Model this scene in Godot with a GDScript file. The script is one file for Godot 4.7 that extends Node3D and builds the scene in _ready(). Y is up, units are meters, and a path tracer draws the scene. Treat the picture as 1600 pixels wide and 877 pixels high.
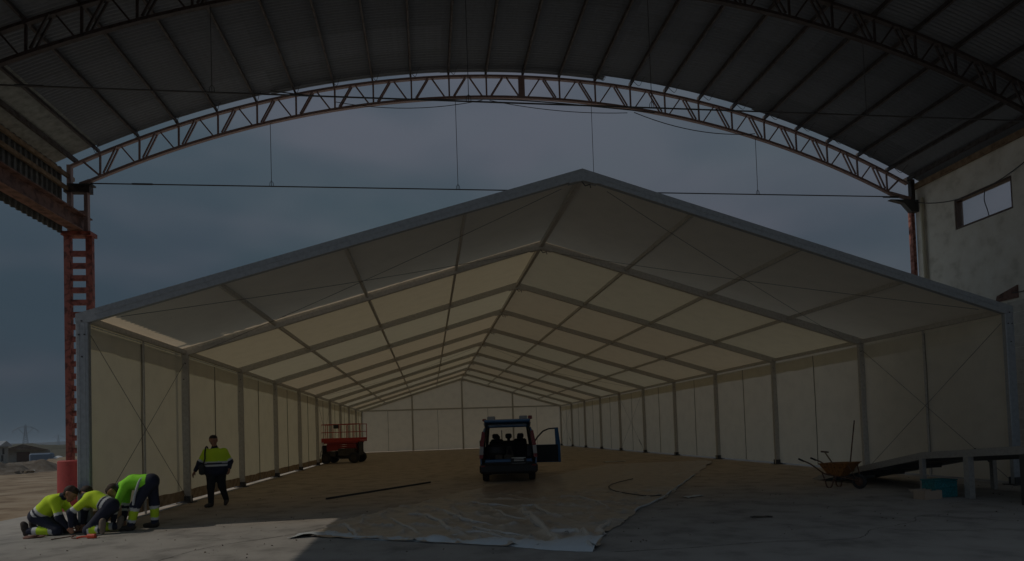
extends Node3D
# A long white frame tent put up half inside an open arched hangar; x across, y up, distance along the tent is -z.

var M := {}
var taken := {}
var unit := BoxMesh.new()
var rng := RandomNumberGenerator.new()

# ---------------------------------------------------------------- helpers
class MB:
	var v := PackedVector3Array()
	var n := PackedVector3Array()
	var c := PackedColorArray()
	var col := Color.WHITE
	var tinted := false
	func tri(p: Vector3, q: Vector3, r: Vector3, a: Vector3, b: Vector3, d: Vector3, ca := Color(-1, 0, 0), cb := Color(-1, 0, 0), cd := Color(-1, 0, 0)) -> void:
		var k0 := col if ca.r < 0.0 else ca
		var k1 := col if cb.r < 0.0 else cb
		var k2 := col if cd.r < 0.0 else cd
		if (q - p).cross(r - p).dot(a + b + d) > 0.0:
			v.append_array([p, r, q]); n.append_array([a, d, b]); c.append_array([k0, k2, k1])
		else:
			v.append_array([p, q, r]); n.append_array([a, b, d]); c.append_array([k0, k1, k2])
	func flat(p: Vector3, q: Vector3, r: Vector3, out: Vector3) -> void:
		var k := (q - p).cross(r - p).normalized()
		if k.dot(out) < 0.0:
			k = -k
		tri(p, q, r, k, k, k)
	func quad(p: Vector3, q: Vector3, r: Vector3, s: Vector3, out: Vector3) -> void:
		flat(p, q, r, out); flat(p, r, s, out)
	func box(t: Transform3D, size: Vector3, b := 0.0) -> void:
		var h := size * 0.5
		if b <= 0.0:
			for ax in 3:
				for sg in [-1.0, 1.0]:
					var d := Vector3.ZERO
					d[ax] = sg
					var e := Vector3.ZERO
					e[(ax + 1) % 3] = 1.0
					var f := Vector3.ZERO
					f[(ax + 2) % 3] = 1.0
					quad(t * ((d + e + f) * h), t * ((d + e - f) * h), t * ((d - e - f) * h), t * ((d - e + f) * h), t.basis * d)
			return
		b = minf(b, 0.45 * minf(size.x, minf(size.y, size.z)))
		for ax in 3:
			for sg in [-1.0, 1.0]:
				var d := Vector3.ZERO
				d[ax] = sg * h[ax]
				var e := Vector3.ZERO
				e[(ax + 1) % 3] = h[(ax + 1) % 3] - b
				var f := Vector3.ZERO
				f[(ax + 2) % 3] = h[(ax + 2) % 3] - b
				quad(t * (d + e + f), t * (d + e - f), t * (d - e - f), t * (d - e + f), t.basis * d)
		for ax in 3:
			var u := (ax + 1) % 3
			var w := (ax + 2) % 3
			for su in [-1.0, 1.0]:
				for sw in [-1.0, 1.0]:
					var a0 := Vector3.ZERO
					a0[u] = su * h[u]; a0[w] = sw * (h[w] - b); a0[ax] = h[ax] - b
					var a1 := Vector3.ZERO
					a1[u] = su * (h[u] - b); a1[w] = sw * h[w]; a1[ax] = h[ax] - b
					var a2 := a1
					a2[ax] = -a2[ax]
					var a3 := a0
					a3[ax] = -a3[ax]
					var o := Vector3.ZERO
					o[u] = su; o[w] = sw
					quad(t * a0, t * a1, t * a2, t * a3, t.basis * o)
		for sx in [-1.0, 1.0]:
			for sy in [-1.0, 1.0]:
				for sz in [-1.0, 1.0]:
					var o := Vector3(sx, sy, sz)
					flat(t * (o * Vector3(h.x, h.y - b, h.z - b)), t * (o * Vector3(h.x - b, h.y, h.z - b)), t * (o * Vector3(h.x - b, h.y - b, h.z)), t.basis * o)
	func at(x: float, y: float, z: float, sx: float, sy: float, sz: float, b := 0.0) -> void:
		box(Transform3D(Basis.IDENTITY, Vector3(x, y, z)), Vector3(sx, sy, sz), b)
	func bar(p: Vector3, q: Vector3, w: float, h: float, up := Vector3.UP) -> void:
		var d := (q - p).normalized()
		if absf(d.dot(up)) > 0.98:
			up = Vector3.BACK
		var s := d.cross(up).normalized()
		box(Transform3D(Basis(s, s.cross(d), -d), (p + q) * 0.5), Vector3(w, h, p.distance_to(q)))
	func tube(pts: Array, rad: float, sides := 6, rad2 := -1.0) -> void:
		var rings := []
		var ref := Vector3.UP
		for i in pts.size():
			var d: Vector3 = (pts[mini(i + 1, pts.size() - 1)] - pts[maxi(i - 1, 0)]).normalized()
			if absf(d.dot(ref)) > 0.95:
				ref = Vector3.RIGHT if absf(d.x) < 0.8 else Vector3.BACK
			var s := d.cross(ref).normalized()
			var w := s.cross(d)
			ref = w
			var r := rad if rad2 < 0.0 else lerpf(rad, rad2, float(i) / (pts.size() - 1))
			var ring := []
			for k in sides:
				var o := s * cos(TAU * k / sides) + w * sin(TAU * k / sides)
				ring.append([pts[i] + o * r, o])
			rings.append([ring, pts[i], d])
		for i in rings.size() - 1:
			for k in sides:
				var a: Array = rings[i][0][k]
				var b: Array = rings[i][0][(k + 1) % sides]
				var e: Array = rings[i + 1][0][(k + 1) % sides]
				var f: Array = rings[i + 1][0][k]
				tri(a[0], b[0], e[0], a[1], b[1], e[1]); tri(a[0], e[0], f[0], a[1], e[1], f[1])
		for i in [0, rings.size() - 1]:
			var out: Vector3 = rings[i][2] * (-1.0 if i == 0 else 1.0)
			for k in sides:
				tri(rings[i][1], rings[i][0][k][0], rings[i][0][(k + 1) % sides][0], out, out, out)
	func lathe(prof: Array, sides: int, t := Transform3D.IDENTITY) -> void:
		for i in prof.size() - 1:
			var d: Vector2 = prof[i + 1] - prof[i]
			var nn := Vector2(d.y, -d.x).normalized()
			for k in sides:
				var a := TAU * k / sides
				var b := TAU * (k + 1) / sides
				var A := Vector3(cos(a), 0, sin(a))
				var B := Vector3(cos(b), 0, sin(b))
				var na := t.basis * (A * nn.x + Vector3.UP * nn.y)
				var nb := t.basis * (B * nn.x + Vector3.UP * nn.y)
				var p0: Vector3 = t * (A * prof[i].x + Vector3.UP * prof[i].y)
				var p1: Vector3 = t * (B * prof[i].x + Vector3.UP * prof[i].y)
				var p2: Vector3 = t * (B * prof[i + 1].x + Vector3.UP * prof[i + 1].y)
				var p3: Vector3 = t * (A * prof[i + 1].x + Vector3.UP * prof[i + 1].y)
				if prof[i].x > 1e-5:
					tri(p0, p1, p2, na, nb, nb)
				if prof[i + 1].x > 1e-5:
					tri(p0, p2, p3, na, nb, na)
	func prism(poly: PackedVector2Array, z0: float, z1: float, t := Transform3D.IDENTITY) -> void:
		var idx := Geometry2D.triangulate_polygon(poly)
		for z in [z0, z1]:
			var o := t.basis * Vector3(0, 0, 1.0 if z == maxf(z0, z1) else -1.0)
			for i in range(0, idx.size(), 3):
				flat(t * Vector3(poly[idx[i]].x, poly[idx[i]].y, z), t * Vector3(poly[idx[i + 1]].x, poly[idx[i + 1]].y, z), t * Vector3(poly[idx[i + 2]].x, poly[idx[i + 2]].y, z), o)
		var cw := 1.0 if Geometry2D.is_polygon_clockwise(poly) else -1.0
		for i in poly.size():
			var p := poly[i]
			var q := poly[(i + 1) % poly.size()]
			var o2 := Vector2(-(q - p).y, (q - p).x) * cw
			quad(t * Vector3(p.x, p.y, z0), t * Vector3(q.x, q.y, z0), t * Vector3(q.x, q.y, z1), t * Vector3(p.x, p.y, z1), t.basis * Vector3(o2.x, o2.y, 0))
	func grid(pts: Array, up: Vector3, cols := []) -> void:   # rows of points, smooth
		var nu := pts.size()
		var nv: int = pts[0].size()
		var nr := []
		for i in nu:
			var row := []
			for j in nv:
				var d1: Vector3 = pts[mini(i + 1, nu - 1)][j] - pts[maxi(i - 1, 0)][j]
				var d2: Vector3 = pts[i][mini(j + 1, nv - 1)] - pts[i][maxi(j - 1, 0)]
				var k := d1.cross(d2).normalized()
				row.append(-k if k.dot(up) < 0.0 else k)
			nr.append(row)
		for i in nu - 1:
			for j in nv - 1:
				if cols.is_empty():
					tri(pts[i][j], pts[i][j + 1], pts[i + 1][j + 1], nr[i][j], nr[i][j + 1], nr[i + 1][j + 1])
					tri(pts[i][j], pts[i + 1][j + 1], pts[i + 1][j], nr[i][j], nr[i + 1][j + 1], nr[i + 1][j])
				else:
					tri(pts[i][j], pts[i][j + 1], pts[i + 1][j + 1], nr[i][j], nr[i][j + 1], nr[i + 1][j + 1], cols[i][j], cols[i][j + 1], cols[i + 1][j + 1])
					tri(pts[i][j], pts[i + 1][j + 1], pts[i + 1][j], nr[i][j], nr[i + 1][j + 1], nr[i + 1][j], cols[i][j], cols[i + 1][j + 1], cols[i + 1][j])
	func mesh() -> ArrayMesh:
		var a := []
		a.resize(Mesh.ARRAY_MAX)
		a[Mesh.ARRAY_VERTEX] = v
		a[Mesh.ARRAY_NORMAL] = n
		if tinted:
			a[Mesh.ARRAY_COLOR] = c
		var m := ArrayMesh.new()
		m.add_surface_from_arrays(Mesh.PRIMITIVE_TRIANGLES, a)
		return m

func P(x: float, y: float, far: float) -> Vector3:
	return Vector3(x, y, -far)

func numbered(parent: Node, called: String) -> String:
	var key := str(parent.get_instance_id()) + called
	var k: int = taken.get(key, 0)
	taken[key] = k + 1
	return called if k == 0 else "%s_%03d" % [called, k]

func base(called: String, label: String, category: String, at := Vector3.ZERO, turn := 0.0, group := "") -> Node3D:
	var o := Node3D.new()
	o.name = numbered(self, called)
	add_child(o, true)
	o.position = at
	o.rotation.y = turn
	tag(o, label, category, group)
	return o

func tag(o: Node, label: String, category: String, group := "", kind := "") -> Node:
	if label:
		o.set_meta("label", label)
	if category:
		o.set_meta("category", category)
	if group:
		o.set_meta("group", group)
	if kind:
		o.set_meta("kind", kind)
	return o

func sub(called: String, parent: Node) -> Node3D:
	var o := Node3D.new()
	o.name = numbered(parent, called)
	parent.add_child(o, true)
	return o

func put(called: String, mesh: Mesh, m: Material, parent: Node = self, t := Transform3D.IDENTITY) -> MeshInstance3D:
	var o := MeshInstance3D.new()
	o.name = numbered(parent, called)
	o.mesh = mesh
	o.material_override = m
	o.transform = t
	parent.add_child(o, true)
	return o

func bar(called: String, p: Vector3, q: Vector3, w: float, h: float, m: Material, parent: Node, up := Vector3.UP) -> MeshInstance3D:
	var d := (q - p).normalized()
	if absf(d.dot(up)) > 0.98:
		up = Vector3.BACK
	var s := d.cross(up).normalized()
	return put(called, unit, m, parent, Transform3D(Basis(s * w, s.cross(d) * h, -d * p.distance_to(q)), (p + q) * 0.5))

func block(called: String, x: float, y: float, z: float, sx: float, sy: float, sz: float, m: Material, parent: Node, b := 0.0) -> MeshInstance3D:
	if b > 0.0:
		var s := MB.new()
		s.box(Transform3D.IDENTITY, Vector3(sx, sy, sz), b)
		return put(called, s.mesh(), m, parent, Transform3D(Basis.IDENTITY, Vector3(x, y, z)))
	return put(called, unit, m, parent, Transform3D(Basis.from_scale(Vector3(sx, sy, sz)), Vector3(x, y, z)))

func tubes(called: String, pts: Array, r: float, m: Material, parent: Node, sides := 5) -> MeshInstance3D:
	var s := MB.new()
	s.tube(pts, r, sides)
	return put(called, s.mesh(), m, parent)

func sagging(p: Vector3, q: Vector3, sag: float, k := 12) -> Array:
	var out := []
	for i in k + 1:
		var t := float(i) / k
		out.append(p.lerp(q, t) - Vector3(0, 4.0 * sag * t * (1.0 - t), 0))
	return out

func smooth(pts: Array, k := 5) -> Array:   # Catmull-Rom through the points
	var out := []
	for i in pts.size() - 1:
		var a: Vector3 = pts[maxi(i - 1, 0)]
		var d: Vector3 = pts[mini(i + 2, pts.size() - 1)]
		for j in k:
			out.append((pts[i] as Vector3).cubic_interpolate(pts[i + 1], a, d, float(j) / k))
	out.append(pts[-1])
	return out

func noise_tex(seed_: int, freq: float, stops: Array, size := 512, oct := 5, kind := FastNoiseLite.TYPE_SIMPLEX_SMOOTH) -> NoiseTexture2D:
	var f := FastNoiseLite.new()
	f.seed = seed_
	f.frequency = freq
	f.noise_type = kind
	f.fractal_octaves = oct
	f.fractal_gain = 0.58
	var g := Gradient.new()
	var offs := PackedFloat32Array()
	var cs := PackedColorArray()
	for s in stops:
		offs.append(s[0])
		cs.append(s[1] if s[1] is Color else Color(s[1], s[1], s[1]))
	g.offsets = offs
	g.colors = cs
	var t := NoiseTexture2D.new()
	t.width = size
	t.height = size
	t.seamless = true
	t.noise = f
	t.color_ramp = g
	t.generate_mipmaps = false
	return t

func mat(called: String, r: float, g: float, b: float, rough: float, o := {}) -> StandardMaterial3D:
	var m := StandardMaterial3D.new()
	m.resource_name = called
	m.albedo_color = Color(r, g, b).linear_to_srgb()
	m.roughness = rough
	m.metallic = o.get("metal", 0.0)
	m.metallic_specular = o.get("spec", 0.5)
	if o.has("tex"):
		m.albedo_texture = o.tex
		m.uv1_triplanar = true
		m.uv1_world_triplanar = o.get("world", true)
		var sc: float = o.get("scale", 0.5)
		m.uv1_scale = Vector3(sc, sc, sc) if not o.has("scale3") else o.scale3
	if o.has("bump"):
		m.heightmap_enabled = true
		m.heightmap_texture = o.bump
		m.heightmap_scale = o.get("relief", 0.5)
		if not o.has("tex"):
			m.uv1_triplanar = true
			m.uv1_world_triplanar = true
			var sc2: float = o.get("scale", 0.5)
			m.uv1_scale = Vector3(sc2, sc2, sc2)
	if o.has("back"):
		m.backlight_enabled = true
		m.backlight = (o.back as Color).linear_to_srgb()
	if o.get("vc", false):
		m.vertex_color_use_as_albedo = true
	if o.has("coat"):
		m.clearcoat_enabled = true
		m.clearcoat = o.coat
		m.clearcoat_roughness = 0.1
	M[called] = m
	return m

func materials() -> void:
	var stain := noise_tex(3, 0.006, [[0.0, 0.72], [0.35, 0.9], [0.55, 0.96], [1.0, 1.0]], 2048, 8)
	var fine := noise_tex(5, 0.02, [[0.0, 0.6], [0.5, 0.86], [1.0, 1.0]], 512, 6)
	var brushed := noise_tex(6, 0.03, [[0.0, 0.86], [0.5, 0.95], [1.0, 1.0]], 512, 5)
	var rust := noise_tex(8, 0.012, [[0.0, Color(0.45, 0.33, 0.26)], [0.38, Color(0.8, 0.72, 0.66)], [0.55, Color(1, 1, 1)], [1.0, Color(1, 0.97, 0.95)]], 512, 6)
	var gritty := noise_tex(11, 0.05, [[0.0, 0.0], [1.0, 1.0]], 512, 5)
	var cloth := noise_tex(14, 0.008, [[0.0, 0.955], [0.5, 0.985], [1.0, 1.0]], 512, 5)
	var plaster := noise_tex(17, 0.007, [[0.0, Color(0.84, 0.83, 0.8)], [0.4, Color(0.95, 0.94, 0.92)], [1.0, Color(1, 1, 0.99)]], 1024, 7)
	var dirt := noise_tex(23, 0.006, [[0.0, Color(0.62, 0.54, 0.46)], [0.45, Color(0.86, 0.8, 0.72)], [1.0, Color(1, 0.98, 0.94)]], 1024, 7)
	mat("concrete", 0.57, 0.545, 0.505, 0.85, {"tex": stain, "scale": 0.09, "bump": gritty, "relief": 0.5, "vc": true})
	mat("crack", 0.13, 0.125, 0.115, 0.95)
	mat("dirt", 0.40, 0.355, 0.295, 0.95, {"tex": dirt, "scale": 0.07, "bump": gritty, "relief": 2.0, "vc": true})
	mat("rubble", 0.19, 0.18, 0.17, 0.95, {"tex": dirt, "scale": 0.4})
	mat("hill", 0.06, 0.065, 0.06, 1.0, {"tex": dirt, "scale": 0.004})
	for i in 4:
		var tint: Color = [Color(1, 0.89, 0.71), Color(0.97, 0.92, 0.81), Color(1, 0.86, 0.69), Color(0.97, 0.91, 0.76)][i]
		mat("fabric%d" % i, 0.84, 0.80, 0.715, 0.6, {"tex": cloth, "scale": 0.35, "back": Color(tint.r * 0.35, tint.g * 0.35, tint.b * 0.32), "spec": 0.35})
	mat("fabric_wall", 0.84, 0.81, 0.71, 0.6, {"tex": cloth, "scale": 0.3, "back": Color(0.25, 0.235, 0.18), "spec": 0.35})  # same cloth passing less light, to hold the sunlit left wall down
	mat("fabric_front", 0.84, 0.80, 0.72, 0.6, {"tex": cloth, "scale": 0.3, "back": Color(0.84, 0.74, 0.61), "spec": 0.35})  # front bay roof lies in shade; extra light let through the same cloth
	mat("fabric_brightened", 0.90, 0.87, 0.79, 0.6, {"tex": cloth, "scale": 0.3, "back": Color(1.0, 0.93, 0.80), "spec": 0.35})  # same cloth passing more light, to brighten the shaded right wall and gable
	mat("fabric_dusty", 0.50, 0.44, 0.35, 0.8, {"tex": dirt, "scale": 0.5, "back": Color(0.25, 0.2, 0.14)})
	mat("aluminium", 0.40, 0.435, 0.47, 0.5, {"metal": 0.25, "tex": brushed, "scale": 0.6})
	mat("aluminium_dull", 0.62, 0.60, 0.565, 0.55, {"metal": 0.2, "tex": brushed, "scale": 0.6})
	mat("steel_dark", 0.07, 0.07, 0.072, 0.5, {"metal": 0.4})
	mat("seam", 0.26, 0.24, 0.20, 0.8)
	mat("bracing", 0.16, 0.16, 0.155, 0.5, {"metal": 0.4})
	mat("cable", 0.05, 0.05, 0.05, 0.6)
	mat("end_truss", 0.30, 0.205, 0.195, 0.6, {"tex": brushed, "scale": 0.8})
	mat("truss", 0.04, 0.026, 0.024, 0.6, {"tex": rust, "scale": 0.8})  # shade under the roof put into a darker copy of the end truss
	mat("purlin", 0.07, 0.06, 0.058, 0.7, {"tex": rust, "scale": 0.8})
	mat("red_paint", 0.27, 0.075, 0.055, 0.6, {"tex": rust, "scale": 0.7})
	mat("faded_red", 0.36, 0.16, 0.13, 0.7, {"tex": rust, "scale": 0.8})
	mat("red_concrete", 0.40, 0.06, 0.06, 0.75, {"tex": plaster, "scale": 0.8})
	mat("brown_beam", 0.17, 0.085, 0.06, 0.65, {"tex": rust, "scale": 0.5})
	mat("timber", 0.30, 0.23, 0.16, 0.8, {"tex": dirt, "scale": 0.6})
	for i in 3:
		var k: float = [1.0, 0.9, 1.1][i]
		mat("roofing%d" % i, 0.20 * k, 0.215 * k, 0.24 * k, 0.55, {"metal": 0.2, "tex": brushed, "scale": 0.5})
	mat("eave_sheet", 0.30, 0.31, 0.29, 0.6, {"tex": fine, "scale": 0.5})  # left eave strip lighter than the roofing, ground bounce put into its colour
	mat("cladding", 0.17, 0.165, 0.15, 0.6, {"metal": 0.2, "tex": fine, "scale": 0.5})
	mat("plaster", 0.80, 0.78, 0.73, 0.9, {"tex": plaster, "scale": 0.2, "bump": gritty, "relief": 0.4})
	mat("blockwork", 0.60, 0.58, 0.55, 0.9, {"tex": plaster, "scale": 0.5, "bump": gritty, "relief": 0.6})
	mat("pipe_cream", 0.5, 0.46, 0.34, 0.5)
	mat("brown_frame", 0.09, 0.05, 0.03, 0.5)
	mat("tarp", 0.62, 0.605, 0.575, 0.34, {"tex": stain, "scale": 0.22, "vc": true, "spec": 0.5})
	mat("tarp_crease", 0.50, 0.49, 0.465, 0.3, {"tex": cloth, "scale": 0.9})
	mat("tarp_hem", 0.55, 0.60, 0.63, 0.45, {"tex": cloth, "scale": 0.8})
	mat("galvanised", 0.42, 0.415, 0.40, 0.55, {"metal": 0.3, "tex": brushed, "scale": 0.7})
	mat("barrow_paint", 0.33, 0.14, 0.03, 0.5, {"tex": rust, "scale": 2.5, "world": false})
	mat("rusty", 0.13, 0.07, 0.045, 0.8, {"tex": rust, "scale": 2.0, "world": false})
	mat("rubber", 0.025, 0.025, 0.026, 0.8)
	mat("teal", 0.015, 0.24, 0.27, 0.5, {"tex": fine, "scale": 1.5})
	mat("cardboard", 0.42, 0.33, 0.25, 0.85, {"tex": cloth, "scale": 1.2})
	mat("van_paint", 0.012, 0.10, 0.26, 0.3, {"coat": 0.7})
	mat("van_dark", 0.014, 0.015, 0.018, 0.6)
	mat("seat", 0.022, 0.022, 0.025, 0.9)
	mat("lamp_red", 0.22, 0.02, 0.02, 0.25)
	mat("lamp_clear", 0.36, 0.36, 0.36, 0.2)
	mat("white_plastic", 0.65, 0.66, 0.64, 0.4)
	mat("lift_red", 0.52, 0.045, 0.03, 0.45)
	mat("machine_grey", 0.075, 0.07, 0.06, 0.6, {"tex": dirt, "scale": 1.0})
	mat("machine_dark", 0.03, 0.03, 0.028, 0.6)
	mat("skin", 0.33, 0.16, 0.10, 0.6)
	mat("hair", 0.035, 0.02, 0.014, 0.8)
	mat("clothes", 1.0, 1.0, 1.0, 0.85, {"vc": true})
	mat("reflective", 0.5, 0.52, 0.54, 0.5)
	mat("boot", 0.045, 0.035, 0.028, 0.8)
	mat("boot_sole", 0.22, 0.18, 0.14, 0.9)
	mat("orange_red", 0.6, 0.07, 0.03, 0.6)
	mat("brown_leather", 0.14, 0.06, 0.04, 0.8)
	mat("white_paint", 0.30, 0.31, 0.30, 0.7, {"tex": plaster, "scale": 0.3})
	mat("window_dark", 0.02, 0.025, 0.03, 0.15)
	mat("roof_tin", 0.30, 0.32, 0.34, 0.5)
	mat("blue_sheet", 0.12, 0.17, 0.24, 0.6)
	mat("pylon", 0.14, 0.15, 0.16, 0.6)
	mat("shrub", 0.065, 0.062, 0.04, 0.9)
	var gl := mat("glass", 0.8, 0.85, 0.9, 0.05)
	gl.transparency = BaseMaterial3D.TRANSPARENCY_ALPHA
	gl.albedo_color.a = 0.12
	var gd := mat("glass_dusty", 0.8, 0.82, 0.84, 0.6)
	gd.transparency = BaseMaterial3D.TRANSPARENCY_ALPHA
	gd.albedo_color.a = 0.14

func sky_picture() -> ImageTexture:
	var w := 768
	var h := 384
	var im := Image.create(w, h, false, Image.FORMAT_RGBF)
	var f := FastNoiseLite.new()
	f.seed = 41
	f.frequency = 1.1
	f.fractal_octaves = 5
	f.noise_type = FastNoiseLite.TYPE_SIMPLEX_SMOOTH
	for j in h:
		var el := PI * (0.5 - (j + 0.5) / h)
		for i in w:
			var az := TAU * (i + 0.5) / w      # 0 is straight along the tent, positive to the right
			var d := Vector3(cos(el) * sin(az), sin(el), -cos(el) * cos(az))
			var up := maxf(d.y, 0.0)
			var q := Vector3(d.x, d.y * 2.6, d.z)
			var q2 := Vector3(d.x, d.y * 7.0, d.z)
			var st := f.get_noise_3dv(q2 * 1.6 + Vector3(4, 0, 7))
			var hue := f.get_noise_3dv(q * 0.8 + Vector3(20, 5, 2))
			var a := f.get_noise_3dv(q * 1.1)
			var b := f.get_noise_3dv(q * 2.7 + Vector3(9, 3, 1))
			var cover := clampf(0.5 + 1.25 * a + 0.7 * b + 0.45 * st, 0.0, 1.0)
			# a thin bright overcast with bluish slate streaks that grow denser low down
			var pale := Color(0.222, 0.262, 0.318)
			var slate := Color(0.105, 0.172, 0.222)
			var low := exp(-up * 4.0)
			var side := clampf(-d.x * 1.3 + 0.25, 0.0, 1.0)      # the bank of dark cloud stands to the left
			var c := pale.lerp(slate, clampf((1.0 - cover) * 0.75 + low * side * (0.45 + 0.6 * (1.0 - cover)) - 0.15, 0.0, 1.0))
			c = c.lerp(Color(0.20, 0.255, 0.295), exp(-up * 25.0) * 0.6)
			c *= Color(0.965, 1.01, 1.0).lerp(Color(1.04, 0.98, 1.02), smoothstep(-0.35, 0.35, hue))
			c *= 0.78 + 1.0 * up        # an overcast is brightest overhead
			# cloud glows round the veiled sun (left, high) and the unseen sky behind the viewer is brightened
			var to_sun := acos(clampf(d.dot(Vector3(-0.719, 0.695, 0.0)), -1.0, 1.0))
			c = c.lerp(c * Color(4.0, 3.8, 3.5), exp(-pow(to_sun / 0.5, 2.0)))
			c = c.lerp(c * 1.25, smoothstep(-0.1, 0.9, d.z))
			if d.y < 0.0:
				c = c.lerp(Color(0.16, 0.145, 0.12), clampf(-d.y * 8.0, 0.0, 1.0))
			im.set_pixel(i, j, c)
	return ImageTexture.create_from_image(im)

# ---------------------------------------------------------------- scene
func _ready() -> void:
	rng.seed = 20240
	var cam := Camera3D.new()
	cam.name = "camera"
	cam.near = 0.05
	cam.far = 5000.0
	cam.projection = Camera3D.PROJECTION_FRUSTUM
	cam.size = 0.05 * 877.0 / 984.3446
	cam.frustum_offset = Vector2(0, 0.05 * 204.09 / 984.3446)
	cam.transform = Transform3D(Basis(Vector3(0.990816, -0.033464, 0.13101), Vector3(0.028989, 0.998934, 0.035919), Vector3(-0.132072, -0.031791, 0.99073)), Vector3(-3.46024, 1.62045, 12.89002))
	add_child(cam)
	cam.current = true
	var env := Environment.new()
	env.background_mode = Environment.BG_SKY
	var sky := Sky.new()
	var sm := PanoramaSkyMaterial.new()
	sm.panorama = sky_picture()
	sky.sky_material = sm
	env.sky = sky
	env.background_energy_multiplier = 1.0
	env.tonemap_mode = Environment.TONE_MAPPER_LINEAR
	env.tonemap_exposure = 0.33
	env.sdfgi_enabled = true
	env.ssao_enabled = true
	env.ssil_enabled = true
	env.fog_enabled = true
	env.fog_density = 0.0004
	env.fog_light_color = Color(0.62, 0.68, 0.74)
	var we := WorldEnvironment.new()
	we.name = "world"
	we.environment = env
	add_child(we)
	var sun := DirectionalLight3D.new()
	sun.name = "sun"
	sun.light_energy = 0.92
	sun.light_color = Color(1.0, 0.95, 0.88)
	sun.light_angular_distance = 0.5
	sun.shadow_enabled = true
	var towards := Vector3(-cos(deg_to_rad(44.0)), sin(deg_to_rad(44.0)), 0.035).normalized()
	sun.transform = Transform3D(Basis.looking_at(-towards, Vector3.UP), Vector3(-30, 30, 0))
	add_child(sun)
	unit.size = Vector3.ONE
	materials()
	ground()
	hangar()
	tent()
	far_things()
	tarp()
	van()
	scissor_lift()
	ramp()
	wheelbarrow()
	small_things()
	people()

func ground() -> void:
	var g := MB.new()
	g.tinted = true
	var f := FastNoiseLite.new()
	f.seed = 7
	f.frequency = 0.06
	f.fractal_octaves = 4
	# open dirt yard all round, rutted where vehicles pass, out to the horizon
	var xs := []
	var e := 1.0
	var x := 0.0
	while x < 3500.0:
		xs.append(x)
		x += e
		if x > 60.0:
			e *= 1.3
	var ax := []
	for i in range(xs.size() - 1, 0, -1):
		ax.append(-xs[i])
	ax.append_array(xs)
	var pts := []
	var cols := []
	for a in ax:
		var row := []
		var crow := []
		for b in ax:
			var px: float = a - 12.0
			var pz: float = b - 8.0
			var near := clampf(1.0 - Vector2(px, pz).length() / 90.0, 0.0, 1.0)
			var open := clampf((-13.5 - px) / 2.0, 0.0, 1.0)
			var y := -0.05 + 0.05 * f.get_noise_2d(px * 2.0, pz * 2.0) * open * near
			row.append(Vector3(px, y, pz))
			var k := 0.5 + 0.5 * f.get_noise_2d(px * 1.2 + 40.0, pz * 6.0)
			crow.append(Color(0.70, 0.67, 0.62).lerp(Color(1.0, 0.98, 0.94), k))
		pts.append(row)
		cols.append(crow)
	g.grid(pts, Vector3.UP, cols)
	var o := put("ground", g.mesh(), M.dirt)
	tag(o, "pale rutted dirt yard outside the open left side", "ground", "", "structure")
	# the cast slab under hangar and tent
	var s := MB.new()
	s.tinted = true
	var fs := FastNoiseLite.new()
	fs.seed = 19
	fs.frequency = 0.16
	fs.fractal_octaves = 5
	var rows := []
	var cr := []
	for i in 103:
		var row := []
		var crow := []
		for j in 241:
			var px := -12.95 + 25.4 * i / 102.0
			var far := -26.0 + 80.0 * j / 240.0
			row.append(P(px, 0.0, far))
			var k := 0.5 + 0.5 * fs.get_noise_2d(px, far)
			var browning := smoothstep(-1.5, 4.0, far + 1.2 * fs.get_noise_2d(px * 2.0 + 50.0, far * 2.0)) * (1.0 - smoothstep(9.9, 10.2, absf(px)))  # floor turns paler and browner from the tent front inwards
			var clean := Color(0.60, 0.60, 0.605).lerp(Color(0.675, 0.672, 0.668), k)
			var sandy := Color(0.93, 0.765, 0.60).lerp(Color(1.0, 0.83, 0.66), k)
			crow.append(clean.lerp(sandy, browning * 0.85))
		rows.append(row)
		cr.append(crow)
	s.grid(rows, Vector3.UP, cr)
	s.col = Color(0.65, 0.65, 0.65)
	s.quad(P(-12.95, 0, -26), P(-12.95, 0, 54), P(-12.95, -0.12, 54), P(-12.95, -0.12, -26), Vector3.LEFT)
	var fl := put("concrete_floor", s.mesh(), M.concrete)
	tag(fl, "worn grey concrete floor under hangar and tent, paler brown inside the tent", "floor", "", "structure")
	for path in [[[-1.1, -4.86], [0.1, -4.88], [1.0, -4.8], [2.2, -4.96], [2.9, -4.4], [3.5, -4.15], [4.03, -3.9], [4.48, -3.45], [5.16, -3.4]], [[4.48, -3.45], [5.0, -3.9], [5.3, -4.35], [6.2, -4.5]], [[3.1, -4.24], [3.4, -4.6], [4.3, -4.9]], [[-5.2, -0.9], [-5.9, -1.9], [-6.8, -2.6], [-7.2, -3.6]], [[5.9, -2.4], [6.6, -2.2], [7.5, -2.5], [8.4, -2.3]]]:
		var c := MB.new()
		var line := []
		for q in path:
			line.append(P(q[0], 0.004, q[1]))
		line = smooth(line, 6)
		for i in line.size() - 1:
			var w0 := 0.004 + 0.008 * rng.randf()
			var dd: Vector3 = (line[i + 1] - line[i]).normalized().cross(Vector3.UP) * w0
			line[i] += Vector3(rng.randf_range(-0.03, 0.03), 0, rng.randf_range(-0.03, 0.03)) if i > 0 else Vector3.ZERO
			c.quad(line[i] - dd, line[i] + dd, line[i + 1] + dd, line[i + 1] - dd, Vector3.UP)
		put("crack", c.mesh(), M.crack, fl)

# ---------------------------------------------------------------- hangar
const AX := -0.53
const AY := -14.58
func arc(s: float, r: float, far: float, cy := AY) -> Vector3:
	var a := s / 26.3
	return P(AX + r * sin(a), cy + r * cos(a), far)

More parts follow.
